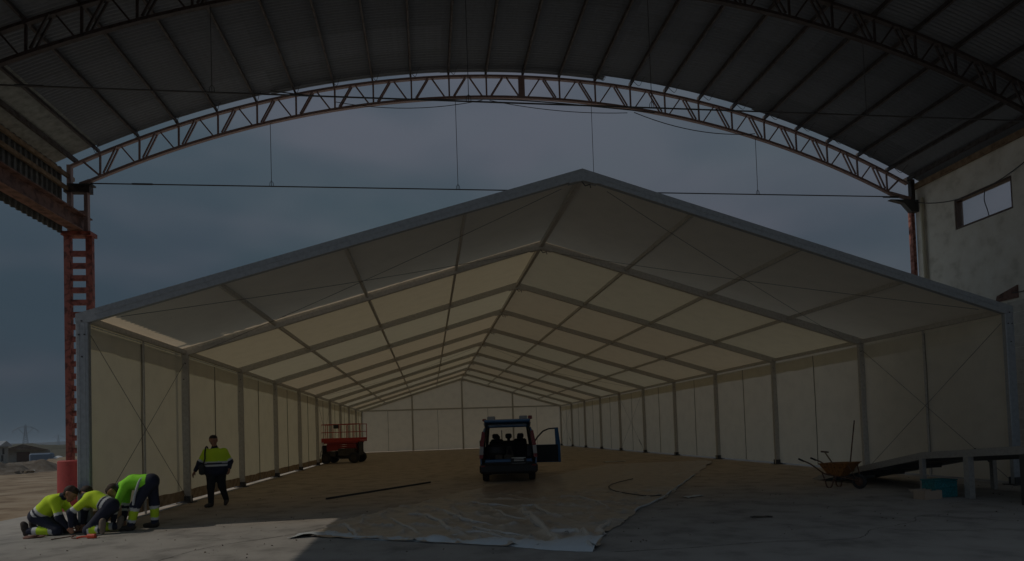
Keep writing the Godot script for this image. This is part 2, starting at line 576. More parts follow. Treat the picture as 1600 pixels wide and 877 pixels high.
func arch_truss(far: float, h: Node3D) -> void:
	var t := sub("arch_truss", h)
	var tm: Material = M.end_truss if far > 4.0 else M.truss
	var tc := MB.new()
	var bc := MB.new()
	for k in 46:
		var s0 := -12.42 + 24.8 * k / 46.0
		var s1 := -12.42 + 24.8 * (k + 1) / 46.0
		tc.bar(arc(s0, 26.26, far), arc(s1, 26.26, far), 0.10, 0.06)
		if s0 > -11.9 and s1 < 11.9:
			bc.bar(arc(s0, 26.23, far, -15.15), arc(s1, 26.23, far, -15.15), 0.10, 0.065)
	bc.bar(arc(-11.86, 26.23, far, -15.15), P(-12.2, 8.36, far), 0.11, 0.08)
	bc.bar(arc(11.7, 26.23, far, -15.15), P(11.45, 8.36, far), 0.11, 0.08)
	put("top_chord", tc.mesh(), tm, t)
	put("bottom_chord", bc.mesh(), tm, t)
	for k in range(-11, 12):
		var s := 0.02 + 1.055 * k
		if k == 0:
			bar("splice_plate", arc(s - 0.05, 26.23, far), arc(s - 0.05, 26.25, far, -15.15), 0.17, 0.12, tm, t, Vector3.BACK)
		else:
			bar("web_member", arc(s, 26.23, far), arc(s, 26.25, far, -15.15), 0.045, 0.035, tm, t, Vector3.BACK)
		if k < 11:
			# the doubled diagonal of each pair leans towards the crown
			var top := arc(s + 0.527, 26.23, far)
			var lo0 := arc(s + 0.12, 26.26, far, -15.15)
			var lo1 := arc(s + 0.93, 26.26, far, -15.15)
			bar("web_member", lo1 if k < 0 else lo0, top + Vector3(0.05 if k < 0 else -0.05, 0, 0), 0.04, 0.035, tm, t)
			for dz in [-0.06, 0.06]:
				bar("web_member", top + Vector3(-0.06 if k < 0 else 0.06, 0, dz), (lo0 if k < 0 else lo1) + Vector3(0, 0, dz), 0.035, 0.035, tm, t)
	for e in [-1.0, 1.0]:
		var s2: float = 0.02 + 11.605 * e
		bar("web_member", arc(s2, 26.26, far, -15.15), arc(s2 + 0.45 * e, 26.24, far), 0.05, 0.05, tm, t)
	# tie bar, hangers
	tubes("tie_rod", [P(-11.95, 8.40, far), P(11.0, 8.42, far)], 0.016, M.steel_dark, t, 6)
	for x in [-10.95, 10.55]:
		tubes("turnbuckle", [P(x, 8.405, far), P(x + 0.5, 8.405, far)], 0.026, M.steel_dark, t, 8)
	for x in [-7.45, -2.45, 1.46, 6.46]:
		var y := -15.15 + sqrt(26.23 * 26.23 - (x - AX) * (x - AX))
		tubes("hanger_rod", [P(x, y, far), P(x, 8.41, far)], 0.008, M.steel_dark, t, 5)
		tubes("hanger_hook", [P(x - 0.05, 8.41, far), P(x - 0.04, 8.5, far), P(x, 8.56, far), P(x + 0.04, 8.5, far), P(x + 0.05, 8.41, far)], 0.008, M.steel_dark, t, 5)

func lattice_column(x0: float, x1: float, far: float, h: Node3D) -> void:
	var c := sub("lattice_column", h)
	var xm := (x0 + x1) * 0.5 - 0.09
	var ped := MB.new()
	ped.lathe([Vector2(0, 1.26), Vector2(0.405, 1.26), Vector2(0.43, 1.235), Vector2(0.435, 0.6), Vector2(0.44, -0.1)], 28, Transform3D(Basis.IDENTITY, P(xm, 0, far)))
	put("pedestal", ped.mesh(), M.red_concrete, c)
	for x in [x0 + 0.07, x1 - 0.07]:
		bar("column_chord", P(x, 1.26, far), P(x, 7.09, far), 0.155, 0.12, M.red_paint, c, Vector3.BACK)
	var y := 1.5
	while y < 6.85:
		bar("batten", P(x0 + 0.15, y, far), P(x1 - 0.15, y, far), 0.10, 0.135, M.red_paint, c)
		y += 0.316
	bar("cap_plate", P(x0 - 0.02, 7.05, far), P(x1 + 0.03, 7.05, far), 0.34, 0.10, M.red_paint, c)
	# slimmer head above the crane beam
	bar("head_post", P(x0 + 0.13, 7.1, far), P(x0 + 0.13, 8.86, far), 0.1, 0.12, M.end_truss, c, Vector3.BACK)
	bar("head_post", P(x1 - 0.13, 7.1, far), P(x1 - 0.13, 8.28, far), 0.09, 0.12, M.end_truss, c, Vector3.BACK)
	bar("head_batten", P(x0 + 0.18, 7.62, far), P(x1 - 0.17, 7.62, far), 0.10, 0.10, M.end_truss, c)
	bar("head_batten", P(x0 + 0.02, 8.22, far), P(x1 - 0.02, 8.22, far), 0.2, 0.17, M.truss, c)
	bar("bearing_plate", P(x0 + 0.1, 8.335, far), P(x1 + 0.05, 8.335, far), 0.2, 0.04, M.steel_dark, c)

func hangar() -> void:
	var h := base("arched_hangar", "dark open fronted hangar with arched truss roof and plastered right wall", "hangar")
	# roof sheets, corrugated along the arch
	for run in 5:
		var s0 := -11.55 + 4.62 * run
		var s1 := s0 + 4.72
		var rad := 26.48 + 0.004 * (run % 2)
		var sh := MB.new()
		var pts := []
		var nz := 60
		for i in nz + 1:
			var row := []
			for j in 10:
				row.append(arc(lerpf(s0, s1, j / 9.0), rad + 0.024 * cos(TAU * i * 10.0 / nz), 0.96 * i / nz))
			pts.append(row)
		sh.grid(pts, Vector3.DOWN)
		var me := sh.mesh()
		for k in 14:
			var jag: float = [0.10, 0.20, 0.22, 0.0, 0.05][run] if k == 0 else 0.0
			put("roof_sheet", me, M["roofing%d" % (rng.randi() % 3)], h, Transform3D(Basis.from_scale(Vector3(1, 1, 1.0 + jag)), P(0, 0.0005 * (k % 3), 3.51 - 0.94 * k)))
	for e in [[-12.78, -11.5], [11.5, 12.66]]:
		for k in 4:
			var ev := MB.new()
			var ep := []
			for i in 9:
				var row := []
				for j in 3:
					row.append(arc(lerpf(e[0], e[1], j / 2.0), 26.462, 4.42 - 3.38 * k - 3.40 * i / 8.0))
				ep.append(row)
			ev.grid(ep, Vector3.DOWN)
			put("eave_sheet", ev.mesh(), M.eave_sheet if e[0] < 0 else M.roofing1, h)
	for k in range(-11, 12):
		var s := 0.02 + 1.055 * k
		var p := MB.new()
		p.bar(arc(s, 26.38, 4.62), arc(s, 26.38, -8.6), 0.045, 0.15, arc(s, 1.0, 0) - arc(s, 0.0, 0))
		put("purlin", p.mesh(), M.purlin, h)
		if absi(k) > 1:
			var q := arc(s, 26.30, 4.2)
			tubes("purlin_tie_wire", smooth([q, q + Vector3(0.05, -0.1, 0.05), q + Vector3(0.13, -0.2, 0.12), q + Vector3(0.2, -0.07, 0.2), q + Vector3(0.26, 0.0, 0.24)], 3), 0.007, M.cable, h, 4)
	for s in [-12.2, 12.3]:
		var p := MB.new()
		p.bar(arc(s, 26.36, 4.6), arc(s, 26.36, -8.6), 0.06, 0.12)
		put("purlin", p.mesh(), M.purlin, h)
	for far in [4.5, -0.2, -4.9]:
		arch_truss(far, h)
	lattice_column(-12.58, -11.92, 4.5, h)
	lattice_column(-12.58, -11.92, -4.9, h)
	# left upper cladding of ribbed sheets, girts, crane beam
	var clad := MB.new()
	var prof := [[0.0, 0.0], [0.07, 0.0], [0.1, 0.045], [0.17, 0.045], [0.2, 0.0]]
	for r in 5:
		for k in 4:
			var a: Array = prof[k]
			var b: Array = prof[k + 1]
			var pa := Vector3(-a[1], 0, r * 0.2 + a[0])
			var pb := Vector3(-b[1], 0, r * 0.2 + b[0])
			clad.quad(pa, pb, pb + Vector3(0, 1.72, 0), pa + Vector3(0, 1.72, 0), Vector3.RIGHT)
	var cm := clad.mesh()
	for k in 13:
		put("cladding_sheet", cm, M.cladding, h, Transform3D(Basis.IDENTITY, P(-12.57 - 0.002 * (k % 2), 7.03, 4.36 - k)))
	for yy in [8.56, 8.22]:
		bar("girt", P(-12.47, yy, 4.7), P(-12.47, yy, -8.6), 0.07, 0.10, M.timber, h)
	var beam := MB.new()
	var ip := PackedVector2Array([Vector2(-0.16, 0), Vector2(0.16, 0), Vector2(0.16, 0.03), Vector2(0.015, 0.04), Vector2(0.015, 0.40), Vector2(0.16, 0.41), Vector2(0.16, 0.44), Vector2(-0.16, 0.44), Vector2(-0.16, 0.41), Vector2(-0.015, 0.40), Vector2(-0.015, 0.04), Vector2(-0.16, 0.03)])
	beam.prism(ip, 0.0, 13.3, Transform3D(Basis.IDENTITY, P(-12.2, 7.1, 4.75)))
	put("crane_beam", beam.mesh(), M.brown_beam, h)
	# right wall with its window opening
	var w := sub("right_wall", h)
	var wx := 11.69
	var wm := MB.new()
	var zones := [[4.58, 3.16, -0.1, 8.86], [3.16, 1.36, -0.1, 6.95], [3.16, 1.36, 7.82, 8.86], [1.36, -8.6, -0.1, 8.86]]
	for z in zones:
		wm.at(wx + 0.125, (z[2] + z[3]) * 0.5, -(z[0] + z[1]) * 0.5, 0.25, z[3] - z[2], z[0] - z[1])
	put("plaster_face", wm.mesh(), M.plaster, w)
	var wb := MB.new()
	wb.at(0, 0, 0, 0.012, 0.29, 0.59, 0.004)
	var wbm := wb.mesh()
	for i in 15:
		for j in 7:
			put("concrete_block", wbm, M.blockwork, w, Transform3D(Basis.IDENTITY, P(wx - 0.004, 0.155 + 0.304 * i, 2.6 - 0.604 * j - 0.302 * (i % 2))))
	var win := sub("window", h)
	var zc := -2.26
	for q in [[6.98, 0.06, 1.8], [7.79, 0.06, 1.8]]:
		block("frame_rail", wx + 0.12, q[0], zc, 0.2, q[1], q[2], M.brown_frame, win)
	for z in [-3.13, -1.39]:
		block("frame_stile", wx + 0.12, 7.385, z, 0.2, 0.75, 0.06, M.brown_frame, win)
	block("pane", wx + 0.15, 7.385, zc, 0.006, 0.75, 1.68, M.glass_dusty, win)
	tubes("glazing_wire", smooth([P(wx + 0.1, 7.76, 2.25), P(wx + 0.09, 7.5, 2.27), P(wx + 0.1, 7.2, 2.2), P(wx + 0.1, 7.0, 2.16)], 4), 0.012, M.cable, win)
	# timber wall plate, downpipe, corner stanchion, lintel stub, cables on the wall
	bar("wall_plate", P(11.6, 8.72, 4.6), P(11.6, 8.72, -8.6), 0.1, 0.16, M.timber, h)
	tubes("downpipe", [P(11.62, 8.3, 4.25), P(11.62, 0.0, 4.25)], 0.05, M.pipe_cream, h, 10)
	for y in [7.6, 6.6, 5.6, 4.4, 3.2]:
		tubes("pipe_socket", [P(11.62, y, 4.25), P(11.62, y + 0.1, 4.25)], 0.06, M.pipe_cream, h, 10)
	bar("corner_stanchion", P(11.62, 0.0, 4.68), P(11.62, 8.3, 4.68), 0.11, 0.14, M.faded_red, h, Vector3.BACK)
	var gus := MB.new()
	gus.prism(PackedVector2Array([Vector2(10.75, 8.32), Vector2(11.7, 8.32), Vector2(11.7, 7.95), Vector2(11.45, 7.95), Vector2(11.2, 8.22)]), -4.45, -4.6)
	put("bearing_bracket", gus.mesh(), M.steel_dark, h)
	bar("bearing_post", P(11.52, 8.32, 4.5), P(11.52, 8.95, 4.5), 0.12, 0.14, M.truss, h, Vector3.BACK)
	var lin := MB.new()
	lin.prism(PackedVector2Array([Vector2(-2.0, 4.62), Vector2(-1.35, 4.62), Vector2(-1.35, 4.95), Vector2(-1.95, 4.78)]), 0.0, 0.03, Transform3D(Basis(Vector3(0, 0, 1), Vector3.UP, Vector3(-1, 0, 0)), Vector3(11.688, 0, 0)))
	put("brick_patch", lin.mesh(), M.brown_beam, h)
	tubes("wall_cable", sagging(P(11.55, 8.25, 4.45), P(11.66, 8.3, 0.2), 0.55, 16), 0.014, M.cable, h)
	tubes("wall_cable", smooth([P(11.66, 4.78, 1.5), P(11.66, 4.75, 1.2), P(11.66, 4.82, 0.8), P(11.66, 4.9, 0.2)], 4), 0.012, M.cable, h)
	# loose cables strung along the end truss
	tubes("loose_cable", smooth([P(-7.4, 10.95, 4.38), P(-6.3, 10.86, 4.38), P(-5.2, 10.85, 4.38), P(-3.5, 10.86, 4.38), P(-1.6, 10.94, 4.38), P(0.0, 10.92, 4.38), P(2.2, 10.8, 4.38), P(3.3, 10.72, 4.38)], 4), 0.016, M.cable, h)
	tubes("loose_cable", sagging(P(-5.7, 10.72, 4.4), P(-1.7, 10.92, 4.4), 0.2), 0.01, M.cable, h)
	tubes("loose_cable", sagging(P(-1.5, 10.92, 4.4), P(2.5, 10.7, 4.4), 0.12), 0.01, M.cable, h)
	tubes("loose_cable", sagging(P(2.7, 10.72, 4.4), P(6.4, 10.2, 4.4), 0.22), 0.012, M.cable, h)

# ---------------------------------------------------------------- tent
const RX := -0.07
func roof_y(x: float) -> float:
	return 7.13 - (x - RX) * (3.01 / 10.1) if x > RX else 7.13 - (RX - x) * (3.01 / 9.96)

func tent() -> void:
	var t := base("frame_tent", "long white frame tent with open gable front and grey aluminium frame", "tent")
	var raf := {}
	for sd in [-1.0, 1.0]:
		var r := MB.new()
		var xo: float = 10.03 * sd
		var th := 0.215
		r.prism(PackedVector2Array([Vector2(RX, 7.13), Vector2(xo, 4.12), Vector2(xo, 3.955), Vector2(9.81 * sd, 3.955), Vector2(RX, 7.13 - th)]), -0.055, 0.055)
		# keder grooves along the box section, front and back
		for z in [-0.0575, 0.0575]:
			r.bar(Vector3(RX + sd * 0.3, roof_y(RX + sd * 0.3) - 0.10, z), Vector3(9.7 * sd, roof_y(9.7 * sd) - 0.10, z), 0.012, 0.03)
		raf[sd] = r.mesh()
	for i in 11:
		var fr := sub("portal_frame", t)
		fr.position = P(0, 0, 5.0 * i)
		var al: Material = M.aluminium if i == 0 else M.aluminium_dull
		for sd in [-1.0, 1.0]:
			put("rafter", raf[sd], al, fr)
			var po := MB.new()
			po.at(9.92 * sd, 1.99, 0, 0.22, 3.94, 0.11, 0.012)
			for dx in [-0.05, 0.05]:
				po.at((9.92 + dx) * sd, 1.99, 0.056, 0.012, 3.9, 0.008)
			put("post", po.mesh(), al, fr)
			var bp := MB.new()
			bp.at(9.92 * sd, 0.012, 0, 0.42, 0.02, 0.34)
			bp.at(9.92 * sd, 0.1, 0.075, 0.26, 0.16, 0.015)
			bp.at(9.92 * sd, 0.1, -0.075, 0.26, 0.16, 0.015)
			put("base_plate", bp.mesh(), M.steel_dark, fr)
			for q in [[9.92, 3.98], [9.97, 3.72], [9.87, 3.72], [9.92, 3.3]]:
				var b := MB.new()
				b.tube([Vector3(q[0] * sd, q[1], -0.07), Vector3(q[0] * sd, q[1], 0.07)], 0.016, 6)
				put("bolt", b.mesh(), M.steel_dark, fr)
		var ap := MB.new()
		ap.prism(PackedVector2Array([Vector2(RX - 0.3, 6.86), Vector2(RX, 6.94), Vector2(RX + 0.3, 6.86), Vector2(RX + 0.3, 6.80), Vector2(RX, 6.87), Vector2(RX - 0.3, 6.80)]), -0.065, 0.065)
		put("ridge_plate", ap.mesh(), al, fr)
		var hk := MB.new()
		hk.tube([Vector3(RX - 0.02, 6.88, 0), Vector3(RX + 0.06, 6.78, 0), Vector3(RX + 0.16, 6.8, 0.02), Vector3(RX + 0.17, 6.73, 0.02)], 0.014, 5)
		put("ridge_hook", hk.mesh(), M.steel_dark, fr)
	# purlins between frames
	for i in 10:
		var z0 := 5.0 * i + 0.055
		var z1 := 5.0 * i + 4.945
		bar("ridge_purlin", P(RX, 6.99, z0), P(RX, 6.99, z1), 0.10, 0.12, M.aluminium_dull, t)
		for sd in [-1.0, 1.0]:
			for q in [0.25, 0.5, 0.75]:
				var x: float = RX + (10.03 * sd - RX) * q
				bar("roof_purlin", P(x, roof_y(x) - 0.10, z0), P(x, roof_y(x) - 0.10, z1), 0.065, 0.10, M.aluminium_dull, t)
			bar("eave_purlin", P(9.9 * sd, 4.03, z0), P(9.9 * sd, 4.03, z1), 0.10, 0.11, M.aluminium_dull, t)
	# roof panels: one sheet per bay and slope, sagging a little between purlins
	var f := FastNoiseLite.new()
	f.seed = 5
	f.frequency = 0.5
	var order := [1, 0, 3, 2, 2, 3, 0, 1, 2, 3]
	for i in 10:
		for sd in [-1.0, 1.0]:
			var g := MB.new()
			var pts := []
			for a in 11:
				var row := []
				for b in 33:
					var u := a / 10.0
					var q := b / 32.0
					var x: float = RX + (10.0 * sd - RX) * q
					var far := 5.0 * i + 0.03 + 4.94 * u
					var sag := 0.045 * sin(PI * u) * (0.35 + 0.65 * absf(sin(PI * q * 4.0)))
					row.append(P(x, roof_y(x) - 0.022 - sag + 0.012 * f.get_noise_2d(x * 1.5, far * 1.5), far))
				pts.append(row)
			g.grid(pts, Vector3.UP)
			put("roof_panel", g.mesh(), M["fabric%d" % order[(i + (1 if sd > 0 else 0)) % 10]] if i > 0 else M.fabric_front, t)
	# wall curtains, two to a bay, valance above and dusty skirt below
	for i in 10:
		for sd in [-1.0, 1.0]:
			for half in 2:
				var g := MB.new()
				var pts := []
				for a in 9:
					var row := []
					for b in 9:
						var far := 5.0 * i + 0.05 + 2.45 * half + 2.45 * a / 8.0 + (0.03 if half == 0 and a == 8 else 0.0)
						var y := 0.06 + 4.04 * b / 8.0
						var bil := 0.025 * f.get_noise_2d(far * 1.3 + 30.0 * sd, y * 0.9) * sin(PI * b / 8.0)
						row.append(P(9.975 * sd + bil - (0.012 * sd if half == 0 and a == 8 else 0.0), y, far))
					pts.append(row)
				g.grid(pts, Vector3(-sd, 0, 0))
				put("wall_curtain", g.mesh(), M.fabric_wall if sd < 0.0 else M.fabric_brightened, t)
			var seam := MB.new()
			var sp := []
			for b in 9:
				sp.append(P(9.945 * sd, 0.08 + 3.82 * b / 8.0, 5.0 * i + 2.5 + 0.035 * f.get_noise_2d(i * 9.0 + sd, b * 1.1)))
			seam.tube(sp, 0.013, 5)
			put("curtain_seam", seam.mesh(), M.seam, t)
			if i == 0:
				bar("mid_pole", P(9.9 * sd, 0.02, 2.5), P(9.9 * sd, 3.97, 2.5), 0.035, 0.035, M.aluminium_dull, t, Vector3.BACK)
			var va := MB.new()
			var vp := []
			for a in 17:
				var row := []
				for b in 3:
					var far := 5.0 * i + 0.07 + 4.86 * a / 16.0
					row.append(P((9.953 + 0.006 * f.get_noise_1d(far * 9.0)) * sd, 3.90 - (0.40 + 0.05 * f.get_noise_1d(far * 3.0)) * b / 2.0, far))
				vp.append(row)
			va.grid(vp, Vector3(-sd, 0, 0))
			put("valance", va.mesh(), M.fabric_wall, t)
			if sd > 0.0:
				continue
			var sk := MB.new()
			var kp := []
			for a in 17:
				var row := []
				for b in 3:
					var far := 5.0 * i + 0.07 + 4.86 * a / 16.0
					row.append(P((9.955 + 0.01 * f.get_noise_1d(far * 7.0)) * sd, 0.065 + (0.27 + 0.03 * f.get_noise_1d(far * 2.0)) * b / 2.0, far))
				kp.append(row)
			sk.grid(kp, Vector3(-sd, 0, 0))
			put("wall_skirt", sk.mesh(), M.fabric_dusty, t)
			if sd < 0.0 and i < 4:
				for k in 30:  # white dashes in place of daylight showing through the lacing slots
					bar("slot_daylight", P(-9.935, 3.935 + 0.004 * (k % 2), 5.0 * i + 0.2 + 0.155 * k), P(-9.935, 3.94 - 0.004 * (k % 2), 5.0 * i + 0.31 + 0.155 * k), 0.014, 0.018, M.tarp_hem, t)
	# far gable
	var gx := [-9.8, -5.0, RX, 5.0, 9.8]
	for k in 4:
		var g := MB.new()
		var a: float = gx[k]
		var b: float = gx[k + 1]
		var pts := []
		for i in 7:
			var row := []
			for j in 9:
				var x := lerpf(a, b, i / 6.0)
				row.append(P(x, 0.05 + 4.0 * j / 8.0, 50.02 + 0.03 * f.get_noise_2d(x, j * 0.6)))
			pts.append(row)
		g.grid(pts, Vector3.BACK)
		put("gable_curtain", g.mesh(), M.fabric_brightened, t)
		var u := MB.new()
		u.quad(P(a, 4.05, 50.02), P(b, 4.05, 50.02), P(b, roof_y(b) - 0.04, 50.02), P(a, roof_y(a) - 0.04, 50.02), Vector3.BACK)
		put("gable_panel", u.mesh(), M.fabric_brightened, t)
		var xm := (a + b) * 0.5
		tubes("curtain_seam", [P(xm, 0.05, 49.98), P(xm + 0.03, 2.0, 49.98), P(xm, 4.0, 49.98)], 0.016, M.seam, t)
	for x in [-5.0, RX, 5.0]:
		bar("gable_post", P(x, 0.0, 49.9), P(x, roof_y(x) - 0.2, 49.9), 0.16, 0.1, M.aluminium_dull, t, Vector3.BACK)
	bar("gable_rail", P(-9.85, 4.05, 49.93), P(9.85, 4.05, 49.93), 0.1, 0.13, M.aluminium_dull, t)
	# wire bracing in the end bays and one middle bay
	for i in [0, 5, 9]:
		var a0: float = 5.0 * i + 0.12
		var a1: float = 5.0 * i + 4.88
		for sd in [-1.0, 1.0]:
			var x: float = 9.86 * sd
			tubes("bracing_wire", [P(x, 3.75, a0), P(x, 0.12, a1)], 0.006, M.bracing, t)
			tubes("bracing_wire", [P(x, 0.12, a0), P(x, 3.75, a1)], 0.006, M.bracing, t)
			tubes("wire_tensioner", [P(x, 0.12 + 3.63 * 0.1, a0 + 4.76 * 0.1), P(x, 0.12 + 3.63 * 0.19, a0 + 4.76 * 0.19)], 0.022, M.steel_dark, t, 6)
			var re: float = 9.3 * sd
			var rr: float = 0.5 * sd
			tubes("bracing_wire", sagging(P(re, roof_y(re) - 0.25, a0), P(rr, roof_y(rr) - 0.25, a1), 0.06), 0.006, M.bracing, t)
			tubes("bracing_wire", sagging(P(rr, roof_y(rr) - 0.25, a0), P(re, roof_y(re) - 0.25, a1), 0.06), 0.006, M.bracing, t)
	for k in 10:
		# pale bar standing for a strip of sunlight along the left wall
		bar("floor_sun_strip", P(-9.84, 0.012, 5.0 * k + 0.25), P(-9.84, 0.012, 5.0 * k + 4.75), 0.05, 0.02, M.tarp_hem, t)

# ---------------------------------------------------------------- beyond the open left side
func mound(called: String, x: float, far: float, rx: float, rz: float, hgt: float, seed_: int, m: Material) -> MeshInstance3D:
	var f := FastNoiseLite.new()
	f.seed = seed_
	f.frequency = 0.35
	f.fractal_octaves = 4
	var g := MB.new()
	var pts := []
	for i in 33:
		var row := []
		for j in 33:
			var u := i / 16.0 - 1.0
			var w := j / 16.0 - 1.0
			var px := x + rx * u
			var pz := far + rz * w
			var k := clampf(1.0 - sqrt(u * u + w * w), 0.0, 1.0)
			row.append(P(px, -0.1 + hgt * smoothstep(0.0, 0.8, k) * (0.75 + 0.6 * f.get_noise_2d(px, pz)) + 0.12 * hgt * f.get_noise_2d(px * 6.0, pz * 6.0) * k, pz))
		pts.append(row)
	g.grid(pts, Vector3.UP)
	return put(called, g.mesh(), m)

func pylon(at: Vector3, s: float, label: String) -> void:
	var p := base("electricity_pylon", label, "pylon", at, 0.3, "pylons on the skyline")
	var g := MB.new()
	var w0 := 2.2
	for sx in [-1.0, 1.0]:
		for sz in [-1.0, 1.0]:
			g.bar(Vector3(w0 * sx, 0, w0 * sz), Vector3(0.55 * sx, 15.0, 0.55 * sz), 0.22, 0.22)
			g.bar(Vector3(0.55 * sx, 15.0, 0.55 * sz), Vector3(0.4 * sx, 20.0, 0.4 * sz), 0.2, 0.2)
	for k in 10:
		var y0 := 1.8 * k
		var y1 := 1.8 * (k + 1)
		var a := lerpf(w0, 0.5, minf(y0 / 15.0, 1.0))
		var b := lerpf(w0, 0.5, minf(y1 / 15.0, 1.0))
		for sz in [-1.0, 1.0]:
			g.bar(Vector3(-a, y0, a * sz), Vector3(b, y1, b * sz), 0.12, 0.12)
			g.bar(Vector3(a, y0, a * sz), Vector3(-b, y1, b * sz), 0.12, 0.12)
	put("lattice_mast", g.mesh(), M.pylon, p)
	var c := MB.new()
	for sd in [-1.0, 1.0]:
		c.tube(smooth([Vector3(0, 18.6, 0), Vector3(3.5 * sd, 18.2, 0), Vector3(6.5 * sd, 16.6, 0), Vector3(8.3 * sd, 15.2, 0)], 4), 0.2, 4)
		c.tube([Vector3(0, 11.5, 0), Vector3(2.6 * sd, 14.4, 0), Vector3(5.0 * sd, 17.4, 0)], 0.16, 4)
		c.bar(Vector3(8.3 * sd, 15.2, 0), Vector3(8.3 * sd, 13.0, 0), 0.22, 0.22)
		c.bar(Vector3(0, 20.0, 0), Vector3(0, 21.4, 0), 0.15, 0.15)
	put("cross_arm", c.mesh(), M.pylon, p)
	p.scale = Vector3(s, s, s)

func far_things() -> void:
	# low hills along the skyline
	var f := FastNoiseLite.new()
	f.seed = 31
	f.frequency = 0.0022
	var g := MB.new()
	var pts := []
	for i in 121:
		var row := []
		for j in 9:
			var x := -2400.0 + 4800.0 * i / 120.0
			var far := 1150.0 + 90.0 * j
			var k := sin(PI * j / 8.0)
			row.append(P(x, -2.0 + k * (13.0 + 9.0 * f.get_noise_2d(x, far) + 2.0 * f.get_noise_2d(x * 9.0, far * 9.0)), far))
		pts.append(row)
	g.grid(pts, Vector3.UP)
	tag(put("hills", g.mesh(), M.hill), "low dark hills along the far skyline", "hills", "", "structure")
	pylon(P(-304.0, -0.1, 505.0), 0.93, "lattice pylon with curved cross arms on the skyline, the nearer one")
	pylon(P(-520.0, -0.1, 950.0), 0.9, "smaller fainter pylon beside the red column, farther off")
	# low workshop
	var b := base("workshop_building", "low white workshop with tin roof beyond the rubble heap", "building", P(-51.3, 0, 55.0), 0.42)
	block("wall", 0, 0.85, 0, 11.0, 1.9, 7.0, M.white_paint, b)
	var rf := MB.new()
	rf.prism(PackedVector2Array([Vector2(-3.8, 1.78), Vector2(3.8, 1.78), Vector2(3.8, 1.88), Vector2(0, 2.35), Vector2(-3.8, 1.88)]), -5.8, 5.8, Transform3D(Basis(Vector3(0, 0, -1), Vector3.UP, Vector3(1, 0, 0)), Vector3.ZERO))
	put("roof", rf.mesh(), M.roof_tin, b)
	for x in [-4.2, -2.2, 0.2, 2.4, 4.2]:
		block("window", x, 1.1, 3.51, 0.9, 0.7, 0.06, M.window_dark, b)
	block("door", 1.3, 0.65, 3.51, 0.8, 1.3, 0.08, M.brown_frame, b)
	for y in [0.5, 1.2]:
		block("window", 5.51, y + 0.1, 1.0 - y, 0.06, 0.6, 0.9, M.window_dark, b)
	var b2 := base("storage_shed", "small pale shed with pitched roof right of the workshop", "building", P(-50.6, 0, 68.0), 0.5)
	block("wall", 0, 0.6, 0, 5.0, 1.4, 4.0, M.white_paint, b2)
	var rf2 := MB.new()
	rf2.prism(PackedVector2Array([Vector2(-2.3, 1.3), Vector2(2.3, 1.3), Vector2(0, 2.0)]), -2.7, 2.7)
	put("roof", rf2.mesh(), M.rubble, b2)
	block("door", 0.0, 0.55, 2.01, 1.2, 1.1, 0.06, M.brown_frame, b2)
	var heap := mound("rubble_heap", -31.0, 31.5, 2.6, 2.0, 1.0, 3, M.rubble)
	tag(heap, "largest heap of broken rubble below the workshop", "rubble heap", "rubble heaps at the yard edge")
	tag(mound("rubble_heap", -30.6, 34.5, 2.6, 2.4, 0.8, 12, M.rubble), "low rubble heap in the middle of the yard edge", "rubble heap", "rubble heaps at the yard edge")
	tag(mound("rubble_heap", -34.6, 44.5, 3.4, 3.0, 0.8, 17, M.dirt), "brown earth heap nearest the red column base", "rubble heap", "rubble heaps at the yard edge")
	tag(mound("scrub_bank", -60.0, 110.0, 40.0, 18.0, 1.9, 27, M.shrub), "dark scrubby bank behind the rubble heaps", "bank")
	tag(mound("scrub_bank", -110.0, 150.0, 60.0, 20.0, 2.6, 29, M.shrub), "distant scrubby bank left of the pylon foot", "bank")
	for k in 14:
		var s := MB.new()
		var r := rng.randf_range(0.10, 0.26)
		s.lathe([Vector2(0, r * 0.7), Vector2(r * 0.6, r * 0.55), Vector2(r, 0.05), Vector2(r * 0.8, -r * 0.3)], 6)
		put("stone", s.mesh(), M.rubble if k % 3 else M.white_paint, heap, Transform3D(Basis.from_euler(Vector3(rng.randf() * 0.8, rng.randf() * 6.0, rng.randf() * 0.8)).scaled(Vector3(1.3, 0.9, 0.8)), P(-31.0 + rng.randf_range(-2.0, 3.0), 0.05 + r * 0.3, 29.6 + rng.randf_range(0.0, 1.2))))
	var sh := base("covered_stack", "blue grey sheet draped over a stack beside the rubble", "covered stack", P(-38.6, 0, 50.0), 0.3)
	block("sheet", 0, 0.5, 0, 1.7, 1.1, 1.2, M.blue_sheet, sh, 0.12)
	block("stacked_goods", 0.0, 0.1, 0.66, 1.5, 0.3, 0.1, M.machine_dark, sh)
	var ty := MB.new()
	ty.lathe([Vector2(0.28, 0.0), Vector2(0.5, 0.02), Vector2(0.56, 0.14), Vector2(0.5, 0.27), Vector2(0.28, 0.29), Vector2(0.28, 0.0)], 18)
	tag(put("old_tyre", ty.mesh(), M.rubber, self, Transform3D(Basis.IDENTITY, P(-35.9, 0.12, 47.0))), "black worn tyre lying on the rubble near the red column", "tyre")
	var bag := MB.new()
	bag.lathe([Vector2(0, 0.75), Vector2(0.2, 0.72), Vector2(0.45, 0.55), Vector2(0.52, 0.3), Vector2(0.42, 0.02), Vector2(0, 0)], 14)
	tag(put("white_sack", bag.mesh(), M.white_plastic, self, Transform3D(Basis.IDENTITY, P(-37.5, 0.0, 50.5))), "full white bulk sack beside the covered stack", "sack")

